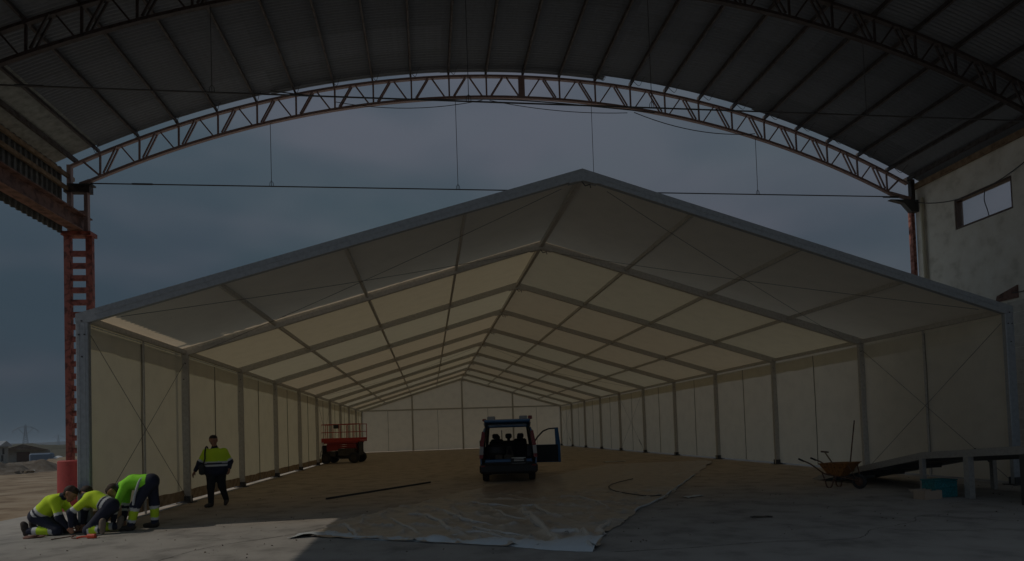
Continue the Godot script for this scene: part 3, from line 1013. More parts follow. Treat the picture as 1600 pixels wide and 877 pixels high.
# ---------------------------------------------------------------- plastic sheet on the floor
func along(line: Array, t: float) -> Vector2:
	var total := 0.0
	for i in line.size() - 1:
		total += (line[i] as Vector2).distance_to(line[i + 1])
	var want := t * total
	for i in line.size() - 1:
		var d := (line[i] as Vector2).distance_to(line[i + 1])
		if want <= d or i == line.size() - 2:
			return (line[i] as Vector2).lerp(line[i + 1], clampf(want / d, 0.0, 1.0))
		want -= d
	return line[-1]

func tarp() -> void:
	var left := [Vector2(-5.42, -2.21), Vector2(-5.25, -0.5), Vector2(-3.94, 1.78), Vector2(-2.0, 5.4), Vector2(0.35, 8.1), Vector2(3.03, 12.4), Vector2(4.4, 14.3)]
	var right := [Vector2(-1.3, -4.74), Vector2(-0.95, -3.85), Vector2(0.62, -0.87), Vector2(1.6, 0.51), Vector2(3.96, 4.64), Vector2(6.5, 9.15), Vector2(8.65, 13.08), Vector2(8.9, 14.1)]
	var f := FastNoiseLite.new()
	f.seed = 77
	f.frequency = 0.55
	f.fractal_octaves = 4
	f.noise_type = FastNoiseLite.TYPE_SIMPLEX_SMOOTH
	var r2 := FastNoiseLite.new()
	r2.seed = 78
	r2.frequency = 0.8
	r2.fractal_type = FastNoiseLite.FRACTAL_RIDGED
	r2.fractal_octaves = 4
	# raised creases: line, height, half width
	var folds := [
		[[Vector2(-3.89, -0.04), Vector2(-3.58, -0.50), Vector2(-3.33, -1.36), Vector2(-3.16, -2.23), Vector2(-3.03, -2.74)], 0.075, 0.085],
		[[Vector2(-3.35, 0.48), Vector2(-3.13, 0.02), Vector2(-2.91, -1.07), Vector2(-2.70, -1.60), Vector2(-2.39, -2.12)], 0.06, 0.075],
		[[Vector2(-1.61, -0.24), Vector2(-1.64, -1.56), Vector2(-1.66, -2.76), Vector2(-1.69, -4.02)], 0.13, 0.10],
		[[Vector2(-2.62, 1.67), Vector2(-2.39, 1.33), Vector2(-2.19, 0.81), Vector2(-1.89, 0.47), Vector2(-1.67, -0.02)], 0.05, 0.06],
		[[Vector2(-1.64, 0.16), Vector2(-1.30, 0.20), Vector2(-1.23, -0.92), Vector2(-1.16, -1.44)], 0.06, 0.06],
		[[Vector2(-0.37, 1.89), Vector2(-0.08, 1.50), Vector2(0.07, 0.47), Vector2(0.07, -0.56)], 0.06, 0.06],
		[[Vector2(-5.04, -1.02), Vector2(-4.84, -1.63), Vector2(-4.61, -2.54)], 0.07, 0.07],
		[[Vector2(-4.26, -0.46), Vector2(-3.88, -1.71), Vector2(-3.64, -2.65)], 0.035, 0.05],
		[[Vector2(-1.70, -3.21), Vector2(-1.31, -3.34), Vector2(-1.23, -3.68)], 0.09, 0.08],
		[[Vector2(-3.15, -2.93), Vector2(-2.72, -2.85), Vector2(-2.36, -3.41)], 0.05, 0.06],
		[[Vector2(-2.74, -2.13), Vector2(-2.44, -2.95), Vector2(-2.08, -3.40)], 0.05, 0.05],
		[[Vector2(-2.18, 0.39), Vector2(-2.02, -0.95), Vector2(-1.76, -1.81)], 0.035, 0.05],
		[[Vector2(-1.18, -3.39), Vector2(-1.27, -4.16), Vector2(-1.36, -4.73)], 0.15, 0.10],
		[[Vector2(-0.91, -3.70), Vector2(-0.85, -3.2), Vector2(-0.35, -2.19)], 0.08, 0.08],
		[[Vector2(4.22, 6.41), Vector2(5.82, 8.43), Vector2(7.38, 10.78), Vector2(8.55, 13.0)], 0.09, 0.16],
		[[Vector2(1.0, 4.4), Vector2(2.2, 6.2), Vector2(3.0, 8.4)], 0.03, 0.12],
		[[Vector2(0.6, 9.0), Vector2(2.4, 11.0), Vector2(5.2, 13.4)], 0.035, 0.15],
		[[Vector2(-2.0, 3.0), Vector2(-0.6, 3.6), Vector2(1.0, 4.6)], 0.03, 0.10]]
	var t := base("plastic_sheet", "large dusty translucent tent sheet spread over the concrete floor", "plastic sheet")
	for piece in [[0.0, 0.36, 190, 150], [0.36, 1.0, 130, 60]]:
		var g := MB.new()
		g.tinted = true
		var pts := []
		var cols := []
		var nu: int = piece[2]
		var nv: int = piece[3]
		for i in nu + 1:
			var row := []
			var crow := []
			var u := lerpf(piece[0], piece[1], float(i) / nu)
			var a := along(left, u)
			var b := along(right, u)
			for j in nv + 1:
				var w := float(j) / nv
				var q := a.lerp(b, w)
				var edge := minf(minf(w, 1.0 - w) * 9.0, 1.0)
				q += Vector2(f.get_noise_2d(q.x * 1.1, q.y * 1.1), f.get_noise_2d(q.x * 1.1 + 20.0, q.y * 1.1)) * 0.14 * (1.0 - edge)
				var nearness := 1.0 - smoothstep(1.0, 7.0, q.y)
				var rid := r2.get_noise_2d(q.x * 1.5 + 0.6 * q.y, q.y * 0.5 - 0.2 * q.x)
				var crumple := pow(maxf(0.0, rid), 3.0)
				var y := 0.008 + 0.07 * crumple * (0.15 + nearness) + 0.010 * (0.5 + 0.5 * f.get_noise_2d(q.x * 3.0, q.y * 3.0))
				var up := 0.0
				for fd in folds:
					var line: Array = fd[0]
					if absf(q.x - line[0].x) > 5.5 or absf(q.y - line[0].y) > 7.5:
						continue
					var d2 := 1e9
					for k in line.size() - 1:
						d2 = minf(d2, q.distance_squared_to(Geometry2D.get_closest_point_to_segment(q, line[k], line[k + 1])))
					if d2 < 0.2:
						var wob: float = fd[2] * (0.75 + 0.9 * absf(f.get_noise_2d(q.x * 2.0 + 7.0, q.y * 2.0)))
						var hh: float = fd[1] * (0.8 + 0.7 * f.get_noise_2d(q.x * 1.7, q.y * 1.7 + 31.0))
						up = maxf(up, hh * exp(-pow(sqrt(d2) / wob, 1.5)) * 0.55)
				y += up
				row.append(P(q.x, y, q.y))
				# road dust lies in patches on the sheet, rubbed off the raised creases where the film is doubled and whiter
				var dusty := clampf(0.45 + 0.8 * f.get_noise_2d(q.x * 0.9 + 11.0, q.y * 0.9) + 0.7 * smoothstep(-1.0, 6.0, q.y), 0.0, 1.0)
				var c0 := Color(0.76, 0.745, 0.715).lerp(Color(0.72, 0.575, 0.45), dusty)
				c0 = c0.lerp(Color(1.0, 1.0, 0.98), clampf(up * 13.0 + 1.6 * crumple * nearness - 0.15, 0.0, 0.8))
				crow.append(c0)
			pts.append(row)
			cols.append(crow)
		g.grid(pts, Vector3.UP, cols)
		put("sheet", g.mesh(), M.tarp, t)
	# the sharpest creases stand up as rolled ridges of doubled film
	for ci in 14:
		var fd: Array = folds[ci]
		var line := []
		for q in fd[0]:
			line.append(P(q.x, 0.0, q.y))
		line = smooth(line, 12)
		var cr := MB.new()
		var rows := []
		for i in line.size():
			var k := float(i) / (line.size() - 1)
			var dir: Vector3 = (line[mini(i + 1, line.size() - 1)] - line[maxi(i - 1, 0)]).normalized()
			var sd := dir.cross(Vector3.UP)
			var taper := pow(sin(PI * clampf(k * 0.92 + 0.06, 0.0, 1.0)), 0.5)
			var hw: float = fd[2] * (0.75 + 0.8 * absf(f.get_noise_2d(i * 0.12, ci * 7.0))) * taper * 0.8
			var hg: float = (0.02 + fd[1] * (0.75 + 0.5 * f.get_noise_2d(i * 0.12, ci * 9.0 + 3.0))) * taper
			var c: Vector3 = line[i] + sd * 0.06 * f.get_noise_2d(i * 0.2, ci * 5.0 + 50.0)
			var row := []
			for j in 9:
				var a2 := PI * j / 8.0
				row.append(c + sd * (cos(a2) * hw * (1.0 + 0.2 * f.get_noise_2d(i * 0.3, j * 1.7 + ci)) + hw * 0.35 * sin(a2)) + Vector3(0, 0.012 + maxf(0.0, sin(a2)) * hg, 0))
			rows.append(row)
		cr.grid(rows, Vector3.UP)
		put("crease", cr.mesh(), M.tarp_crease, t)
	# white hem along the near edge
	var hem := [Vector2(-5.25, -1.93), Vector2(-4.62, -2.64), Vector2(-3.90, -3.05), Vector2(-3.36, -3.37), Vector2(-2.73, -3.77), Vector2(-2.28, -4.06), Vector2(-1.88, -4.48), Vector2(-1.36, -4.76)]
	var h := MB.new()
	var hp := []
	for i in 121:
		var row := []
		var k := i / 120.0
		var q := along(hem, k)
		var out := Vector2(-0.56, -0.83)
		q += out * 0.05 * f.get_noise_2d(k * 26.0, 3.0)
		var hh := 0.035 + 0.022 * f.get_noise_2d(k * 30.0, 9.0) + 0.05 * exp(-pow((k - 0.48) * 30.0, 2.0)) + 0.03 * smoothstep(0.6, 0.66, k) + 0.07 * smoothstep(0.84, 0.95, k)
		var wd := 0.16 + 0.05 * f.get_noise_2d(k * 9.0, 40.0) + 0.10 * smoothstep(0.62, 0.66, k) + 0.28 * smoothstep(0.84, 0.96, k)
		for j in 9:
			var s := j / 8.0
			var lift := 0.006 + hh * pow(sin(PI * minf(s * 1.25, 1.0) * 0.5), 0.7) + 0.018 * f.get_noise_2d(k * 60.0, s * 3.0) * s
			row.append(P(q.x - out.x * (s * wd - 0.05), lift, q.y - out.y * (s * wd - 0.05)))
		hp.append(row)
	h.grid(hp, Vector3.UP)
	put("white_hem", h.mesh(), M.tarp_hem, t)
	var cf := MB.new()
	var cp := []
	for i in 13:
		var row := []
		for j in 9:
			var q := Vector2(-5.78, -2.30) + Vector2(0.62, 0.12) * (i / 12.0) + Vector2(0.10, 0.5) * (j / 8.0)
			row.append(P(q.x, 0.01 + 0.06 * exp(-pow((i / 12.0 - 0.5) * 3.5, 2.0)) * (1.0 - j / 10.0) + 0.02 * f.get_noise_2d(q.x * 5.0, q.y * 5.0), q.y))
		cp.append(row)
	cf.grid(cp, Vector3.UP)
	put("white_corner", cf.mesh(), M.tarp_hem, t)
	var rm := MB.new()
	var ml := []
	for i in 41:
		var q := along(right, 0.18 + 0.42 * i / 40.0)
		ml.append(P(q.x - 0.03, 0.028 + 0.01 * sin(i * 0.9), q.y))
	rm.tube(ml, 0.022, 5)
	put("edge_bead", rm.mesh(), M.tarp_hem, t)
	var rope := []
	for q in [[2.65, 5.67], [1.85, 4.64], [1.31, 3.64], [1.09, 2.44], [1.24, 1.4], [1.46, 0.9], [1.75, 0.95]]:
		rope.append(P(q[0], 0.05, q[1]))
	tag(tubes("black_rope", smooth(rope, 6), 0.014, M.cable, self), "thin black rope curved across the plastic sheet", "rope")
	tag(bar("long_pole", P(-6.15, 0.026, 4.07), P(-3.46, 0.026, 8.15), 0.05, 0.05, M.steel_dark, self), "long dark metal pole lying on the floor left of the van", "pole")

# ---------------------------------------------------------------- van
func wheel(parent: Node, at: Vector3, r: float, w: float) -> void:
	var wh := sub("wheel", parent)
	wh.transform = Transform3D(Basis(Vector3.BACK, -PI / 2), at)
	var t := MB.new()
	t.lathe([Vector2(r * 0.6, -w / 2), Vector2(r * 0.9, -w / 2), Vector2(r * 0.99, -w * 0.36), Vector2(r, 0), Vector2(r * 0.99, w * 0.36), Vector2(r * 0.9, w / 2), Vector2(r * 0.6, w / 2), Vector2(r * 0.6, -w / 2)], 28)
	put("tyre", t.mesh(), M.rubber, wh)
	var m := MB.new()
	m.lathe([Vector2(0, -w * 0.38), Vector2(r * 0.25, -w * 0.38), Vector2(r * 0.6, -w * 0.3), Vector2(r * 0.6, w * 0.3), Vector2(r * 0.25, w * 0.38), Vector2(0, w * 0.38)], 20)
	put("rim", m.mesh(), M.galvanised, wh)

func van() -> void:
	var v := base("passenger_van", "dark blue van seen from behind with raised tailgate and right door open", "van", P(-0.98, 0, 6.95), -0.13)
	# shell: body section swept along the van (local +z is the rear)
	var half := [Vector2(0.0, 1.86), Vector2(0.45, 1.855), Vector2(0.66, 1.82), Vector2(0.76, 1.72), Vector2(0.83, 1.45), Vector2(0.885, 1.1), Vector2(0.91, 0.85), Vector2(0.90, 0.5), Vector2(0.86, 0.34)]
	var sect := []
	for i in range(half.size() - 1, 0, -1):
		sect.append(Vector2(-half[i].x, half[i].y))
	for q in half:
		sect.append(q)
	var shell := MB.new()
	var lining := MB.new()
	var zs := [0.0, -0.06, -0.9, -1.8, -2.7]
	var rows := []
	var inner := []
	for z in zs:
		var r := []
		var ri := []
		for q in sect:
			r.append(Vector3(q.x * (0.985 if z == 0.0 else 1.0), q.y - (0.02 if z == 0.0 and q.y > 1.5 else 0.0), z))
			ri.append(Vector3(q.x * 0.94, 0.42 + (q.y - 0.34) * 0.915, z))
		rows.append(r)
		inner.append(ri)
	for i in zs.size() - 1:
		for j in sect.size() - 1:
			var o := Vector3(sect[j].x + sect[j + 1].x, sect[j].y + sect[j + 1].y - 2.2, 0)
			shell.quad(rows[i][j], rows[i][j + 1], rows[i + 1][j + 1], rows[i + 1][j], o)
			lining.quad(inner[i][j], inner[i][j + 1], inner[i + 1][j + 1], inner[i + 1][j], -o)
	for j in sect.size() - 1:
		shell.quad(rows[0][j], rows[0][j + 1], inner[0][j + 1], inner[0][j], Vector3.BACK)
	put("body", shell.mesh(), M.van_paint, v)
	lining.quad(Vector3(-0.81, 0.46, 0), Vector3(0.81, 0.46, 0), Vector3(0.81, 0.46, -2.7), Vector3(-0.81, 0.46, -2.7), Vector3.UP)
	put("interior_lining", lining.mesh(), M.van_dark, v)
	# front end
	var nose := MB.new()
	nose.prism(PackedVector2Array([Vector2(-2.7, 0.34), Vector2(-2.7, 1.08), Vector2(-3.7, 1.05), Vector2(-4.5, 0.85), Vector2(-4.62, 0.6), Vector2(-4.6, 0.34)]), -0.88, 0.88, Transform3D(Basis(Vector3(0, 0, 1), Vector3.UP, Vector3(-1, 0, 0)), Vector3.ZERO))
	put("bonnet", nose.mesh(), M.van_paint, v)
	var dash := MB.new()
	dash.at(0, 0.98, -3.2, 1.6, 0.3, 0.5, 0.05)
	put("dashboard", dash.mesh(), M.van_dark, v)
	var rfm := MB.new()
	rfm.quad(Vector3(-0.66, 1.84, -2.7), Vector3(0.66, 1.84, -2.7), Vector3(0.62, 1.76, -2.95), Vector3(-0.62, 1.76, -2.95), Vector3.UP)
	put("windscreen_header", rfm.mesh(), M.van_paint, v)
	for sd in [-1.0, 1.0]:
		bar("windscreen_pillar", Vector3(0.70 * sd, 1.78, -2.75), Vector3(0.82 * sd, 1.02, -3.65), 0.09, 0.09, M.van_dark, v)
	var ws := MB.new()
	ws.quad(Vector3(-0.64, 1.77, -2.92), Vector3(0.64, 1.77, -2.92), Vector3(0.78, 1.05, -3.66), Vector3(-0.78, 1.05, -3.66), Vector3(0, 1, -1))
	put("windscreen", ws.mesh(), M.glass, v)
	for sd in [-1.0, 1.0]:
		var g := MB.new()
		g.quad(Vector3(0.80 * sd, 1.66, -0.35), Vector3(0.80 * sd, 1.66, -1.35), Vector3(0.90 * sd, 1.12, -1.35), Vector3(0.90 * sd, 1.12, -0.35), Vector3(sd, 0, 0))
		g.quad(Vector3(0.80 * sd, 1.66, -1.5), Vector3(0.80 * sd, 1.66, -2.55), Vector3(0.90 * sd, 1.12, -2.55), Vector3(0.90 * sd, 1.12, -1.5), Vector3(sd, 0, 0))
		put("side_window", g.mesh(), M.window_dark, v)
	# rear opening furniture
	var bum := MB.new()
	bum.at(0, 0.45, 0.06, 1.84, 0.3, 0.22, 0.06)
	bum.at(0, 0.62, 0.02, 1.5, 0.06, 0.12, 0.02)
	put("rear_bumper", bum.mesh(), M.van_dark, v)
	block("tailgate_sill", 0, 0.68, -0.01, 1.5, 0.12, 0.06, M.van_paint, v, 0.02)
	for sd in [-1.0, 1.0]:
		var lp := sub("tail_lamp", v)
		bar("red_lens", Vector3(0.755 * sd, 1.62, 0.015), Vector3(0.835 * sd, 1.16, 0.02), 0.12, 0.05, M.lamp_red, lp, Vector3.BACK)
		bar("clear_lens", Vector3(0.835 * sd, 1.155, 0.02), Vector3(0.855 * sd, 0.9, 0.02), 0.12, 0.05, M.lamp_clear, lp, Vector3.BACK)
		bar("red_lens", Vector3(0.855 * sd, 0.895, 0.02), Vector3(0.86 * sd, 0.78, 0.02), 0.12, 0.05, M.lamp_red, lp, Vector3.BACK)
		block("reflector", 0.80 * sd, 0.54, 0.175, 0.12, 0.035, 0.01, M.lamp_red, v)
	# raised tailgate
	var tg := sub("tailgate", v)
	tg.transform = Transform3D(Basis(Vector3.RIGHT, -0.17), Vector3(0, 1.74, 0.03))
	var fr := MB.new()
	fr.at(0, 0.03, 0.06, 1.44, 0.07, 0.12, 0.02)
	fr.at(0, 0.03, 0.83, 1.40, 0.09, 0.42, 0.03)
	fr.at(-0.66, 0.03, 0.36, 0.13, 0.06, 0.54, 0.02)
	fr.at(0.66, 0.03, 0.36, 0.13, 0.06, 0.54, 0.02)
	put("frame", fr.mesh(), M.van_paint, tg)
	block("rear_window", 0, 0.035, 0.36, 1.2, 0.012, 0.5, M.glass, tg)
	block("rear_wiper", 0.1, 0.07, 0.42, 0.5, 0.02, 0.03, M.van_dark, tg)
	for sd in [-1.0, 1.0]:
		tubes("gas_strut", [Vector3(0.72 * sd, 1.45, -0.02), Vector3(0.68 * sd, 1.80, 0.42)], 0.012, M.steel_dark, v, 6)
	# roof rack with two warning lamps
	for z in [-0.5, -1.9]:
		block("roof_bar", 0, 1.93, z, 1.3, 0.04, 0.06, M.galvanised, v, 0.01)
		for sd in [-1.0, 1.0]:
			block("roof_bar_foot", 0.6 * sd, 1.885, z, 0.06, 0.08, 0.08, M.van_dark, v)
	for sd in [-1.0, 1.0]:
		var wl := sub("warning_lamp", v)
		block("lamp_foot", 0.53 * sd, 1.965, -0.5, 0.22, 0.04, 0.2, M.van_dark, wl, 0.01)
		block("clear_housing", 0.52 * sd, 2.05, -0.5, 0.26, 0.13, 0.3, M.lamp_clear, wl, 0.02)
		block("red_end", 0.74 * sd, 2.0 if sd < 0 else 2.05, -0.42, 0.13, 0.08 if sd < 0 else 0.12, 0.14, M.lamp_red, wl, 0.02)
	block("roof_tool", 0.1, 1.965, -0.5, 0.66, 0.03, 0.08, M.timber, v)
	# number plate on the sill
	var pl := sub("number_plate", v)
	block("plate_frame", 0.32, 0.685, 0.06, 0.50, 0.21, 0.02, M.van_dark, pl)
	for q in [[0.32, 0.775, 0.44], [0.33, 0.735, 0.30], [0.33, 0.685, 0.32], [0.31, 0.61, 0.44]]:
		block("plate_line", q[0], q[1], 0.073, q[2], 0.022, 0.006, M.white_plastic, pl)
	# seats
	for x in [-0.42, 0.02, 0.42]:
		var st := sub("seat", v)
		block("seat_back", x, 0.95, -1.25, 0.42, 0.72, 0.16, M.seat, st, 0.05)
		block("headrest", x, 1.46, -1.27, 0.22, 0.17, 0.1, M.seat, st, 0.04)
		block("headrest_stalk", x, 1.34, -1.27, 0.1, 0.1, 0.03, M.seat, st)
	for x in [-0.4, 0.42]:
		var st := sub("seat", v)
		block("seat_back", x, 0.95, -2.5, 0.46, 0.8, 0.16, M.seat, st, 0.05)
		block("headrest", x, 1.40, -2.52, 0.22, 0.16, 0.1, M.seat, st, 0.04)
	tubes("cargo_net_post", [Vector3(-0.2, 0.5, -1.05), Vector3(-0.2, 1.66, -1.05)], 0.014, M.van_dark, v)
	# cargo: black bag, steel trestle, boxes
	var bagm := MB.new()
	bagm.lathe([Vector2(0, 0.46), Vector2(0.2, 0.44), Vector2(0.34, 0.34), Vector2(0.38, 0.16), Vector2(0.32, 0.0), Vector2(0, 0)], 18, Transform3D(Basis.IDENTITY, Vector3(-0.42, 0.78, -0.5)))
	var bago := put("black_bag", bagm.mesh(), M.van_dark, self)
	bago.transform = v.transform
	tag(bago, "bulging black bag loaded in the van boot", "bag")
	var tr := MB.new()
	for sd in [-1.0, 1.0]:
		tr.bar(Vector3(0.04 + 0.03 * sd, 1.12, -0.25), Vector3(0.04 + 0.15 * sd, 0.74, -0.25), 0.03, 0.03)
		tr.bar(Vector3(0.04 + 0.03 * sd, 1.12, -0.3), Vector3(0.04 + 0.13 * sd, 0.74, -0.5), 0.03, 0.03)
	tr.bar(Vector3(-0.02, 1.12, -0.27), Vector3(0.1, 1.12, -0.27), 0.05, 0.03)
	var tro := put("steel_trestle", tr.mesh(), M.machine_grey, self)
	tro.transform = v.transform
	tag(tro, "small steel trestle standing in the van boot", "trestle")
	for q in [["open van crate", -0.3, 0.60, -0.12, 0.24, 0.14, M.machine_grey, "grey tool case in the van boot, left of the pair"], ["b", 0.0, 0.60, -0.12, 0.28, 0.14, M.machine_grey, "grey tool case in the van boot, right of the pair"]]:
		var bx := MB.new()
		bx.at(q[1], 0.735 + q[5] * 0.5, q[3], q[4], q[5], 0.2, 0.015)
		bx.at(q[1], 0.735 + q[5] + 0.012, q[3], 0.1, 0.02, 0.03)
		var bo := put("tool_case", bx.mesh(), q[6], self)
		bo.transform = v.transform
		tag(bo, q[7], "tool case")
	for q in [[-0.76, -0.85], [0.76, -0.85], [-0.76, -3.75], [0.76, -3.75]]:
		wheel(v, Vector3(q[0], 0.32, q[1]), 0.32, 0.21)
	block("door_mirror", -0.98, 1.2, -3.3, 0.17, 0.24, 0.1, M.van_dark, v, 0.03)
	block("underbody", 0, 0.33, -2.2, 1.6, 0.14, 4.0, M.van_dark, v)
	tubes("exhaust_pipe", [Vector3(-0.05, 0.27, -0.6), Vector3(-0.05, 0.25, 0.02)], 0.03, M.steel_dark, v, 8)
	# closed left front door
	var ld := MB.new()
	ld.quad(Vector3(-0.885, 1.1, -2.7), Vector3(-0.88, 1.08, -3.6), Vector3(-0.88, 0.4, -3.6), Vector3(-0.9, 0.4, -2.7), Vector3.LEFT)
	put("left_door", ld.mesh(), M.van_paint, v)
	# open right front door, swung out about its front hinge
	var rd := sub("open_door", v)
	rd.transform = Transform3D(Basis(Vector3.UP, deg_to_rad(78.0)), Vector3(0.89, 0, -3.62))
	var out := PackedVector2Array([Vector2(0.0, 0.42), Vector2(0.0, 1.06), Vector2(0.16, 1.3), Vector2(0.42, 1.58), Vector2(0.62, 1.68), Vector2(0.98, 1.70), Vector2(1.06, 1.1), Vector2(1.06, 0.42)])
	# local x of the outline runs from hinge to latch; the door plane is built along +z of the pivot
	var T := Transform3D(Basis(Vector3(0, 0, 1), Vector3.UP, Vector3(-1, 0, 0)), Vector3.ZERO)
	var dl := MB.new()
	dl.prism(PackedVector2Array([Vector2(0, 0.42), Vector2(0, 1.08), Vector2(1.06, 1.08), Vector2(1.06, 0.42)]), 0.0, -0.035, T)
	put("door_skin", dl.mesh(), M.van_paint, rd)
	var di := MB.new()
	di.prism(PackedVector2Array([Vector2(0.03, 0.45), Vector2(0.03, 1.07), Vector2(0.97, 1.07), Vector2(0.97, 0.45)]), 0.003, 0.06, T)
	put("door_trim", di.mesh(), M.van_dark, rd)
	var df := MB.new()
	var fp := [Vector2(0.0, 1.06), Vector2(0.2, 1.36), Vector2(0.42, 1.58), Vector2(0.64, 1.665), Vector2(0.98, 1.68)]
	for i in fp.size() - 1:
		df.bar(Vector3(0, fp[i].y, fp[i].x), Vector3(0, fp[i + 1].y, fp[i + 1].x), 0.05, 0.05)
	put("door_frame", df.mesh(), M.van_dark, rd)
	var dq := MB.new()
	dq.prism(PackedVector2Array([Vector2(0.88, 1.08), Vector2(0.86, 1.70), Vector2(0.99, 1.70), Vector2(1.06, 1.08)]), 0.03, -0.035, T)
	put("door_rear_frame", dq.mesh(), M.van_paint, rd)
	var de := MB.new()
	de.prism(PackedVector2Array([Vector2(0.975, 0.42), Vector2(0.975, 1.08), Vector2(1.06, 1.08), Vector2(1.06, 0.42)]), 0.003, 0.075, T)
	put("door_edge", de.mesh(), M.van_paint, rd)
	block("door_handle", 0.075, 0.86, 0.25, 0.03, 0.03, 0.12, M.galvanised, rd)

# ---------------------------------------------------------------- scissor lift
func scissor_lift() -> void:
	var l := base("scissor_lift", "red scissor lift with guard rails parked by the left tent wall", "lift", P(-8.72, 0, 27.3), -0.22)
	l.scale = Vector3.ONE * 0.93
	var ch := MB.new()
	ch.at(0, 0.62, 0, 2.3, 0.34, 0.9, 0.03)
	ch.at(-0.2, 0.38, 0, 1.9, 0.2, 0.7, 0.03)
	put("chassis", ch.mesh(), M.machine_dark, l)
	for sd in [-1.0, 1.0]:
		block("tool_box", 0.45, 0.72, 0.62 * sd, 1.15, 0.5, 0.34, M.machine_grey, l, 0.04)
		block("battery_box", -0.55, 0.62, 0.60 * sd, 0.55, 0.36, 0.28, M.machine_grey, l, 0.03)
		for x in [-0.95, 0.95]:
			wheel2(l, Vector3(x, 0.36, 0.72 * sd))
	block("end_guard", -1.2, 0.85, 0.0, 0.07, 0.7, 1.3, M.machine_dark, l, 0.02)
	block("end_guard", 1.25, 0.95, 0.2, 0.07, 0.85, 0.9, M.machine_dark, l, 0.02)
	var arms := MB.new()
	for sd in [-0.4, 0.4]:
		for k in 4:
			var y0 := 0.85 + 0.13 * k
			arms.bar(Vector3(-1.0, y0, sd), Vector3(1.0, y0 + 0.10, sd), 0.05, 0.09)
			arms.bar(Vector3(1.0, y0, sd * 0.85), Vector3(-1.0, y0 + 0.10, sd * 0.85), 0.05, 0.09)
	put("folded_arms", arms.mesh(), M.lift_red, l)
	var dk := MB.new()
	dk.at(0, 1.47, 0, 2.76, 0.14, 1.5, 0.02)
	dk.at(0.05, 1.36, 0, 2.3, 0.1, 1.3, 0.02)
	put("platform", dk.mesh(), M.lift_red, l)
	for sd in [-1.0, 1.0]:
		var g := MB.new()
		var z: float = 0.72 * sd
		for x in [[-1.36, -0.04], [0.06, 1.36]]:
			g.tube(smooth([Vector3(x[0], 1.54, z), Vector3(x[0], 2.45, z), Vector3(x[0] + 0.08, 2.56, z), Vector3(x[1] - 0.08, 2.56, z), Vector3(x[1], 2.45, z), Vector3(x[1], 1.54, z)], 3), 0.024, 6)
			g.tube([Vector3(x[0], 2.05, z), Vector3(x[1], 2.05, z)], 0.02, 6)
			for k in 2:
				var xx := lerpf(x[0], x[1], (k + 1) / 3.0)
				g.tube([Vector3(xx, 1.54, z), Vector3(xx, 2.56, z)], 0.018, 6)
		put("guard_rail", g.mesh(), M.lift_red, l)
		var e := MB.new()
		for y in [2.05, 2.56]:
			e.tube([Vector3(1.36 * sd, y, -0.72), Vector3(1.36 * sd, y, 0.72)], 0.022, 6)
		put("end_rail", e.mesh(), M.lift_red, l)
		block("toe_board", 0, 1.6, 0.735 * sd, 2.74, 0.13, 0.02, M.lift_red, l)
	block("control_box", -0.22, 2.42, 0.68, 0.34, 0.25, 0.2, M.machine_dark, l, 0.02)

func wheel2(l: Node, at: Vector3) -> void:
	var w := sub("wheel", l)
	w.transform = Transform3D(Basis(Vector3.RIGHT, PI / 2), at)
	var t := MB.new()
	t.lathe([Vector2(0.2, -0.14), Vector2(0.33, -0.14), Vector2(0.36, -0.09), Vector2(0.36, 0.09), Vector2(0.33, 0.14), Vector2(0.2, 0.14), Vector2(0.2, -0.14)], 22)
	put("tyre", t.mesh(), M.rubber, w)
	var m := MB.new()
	m.lathe([Vector2(0, -0.1), Vector2(0.2, -0.11), Vector2(0.2, 0.11), Vector2(0, 0.1)], 16)
	put("rim", m.mesh(), M.machine_grey, w)

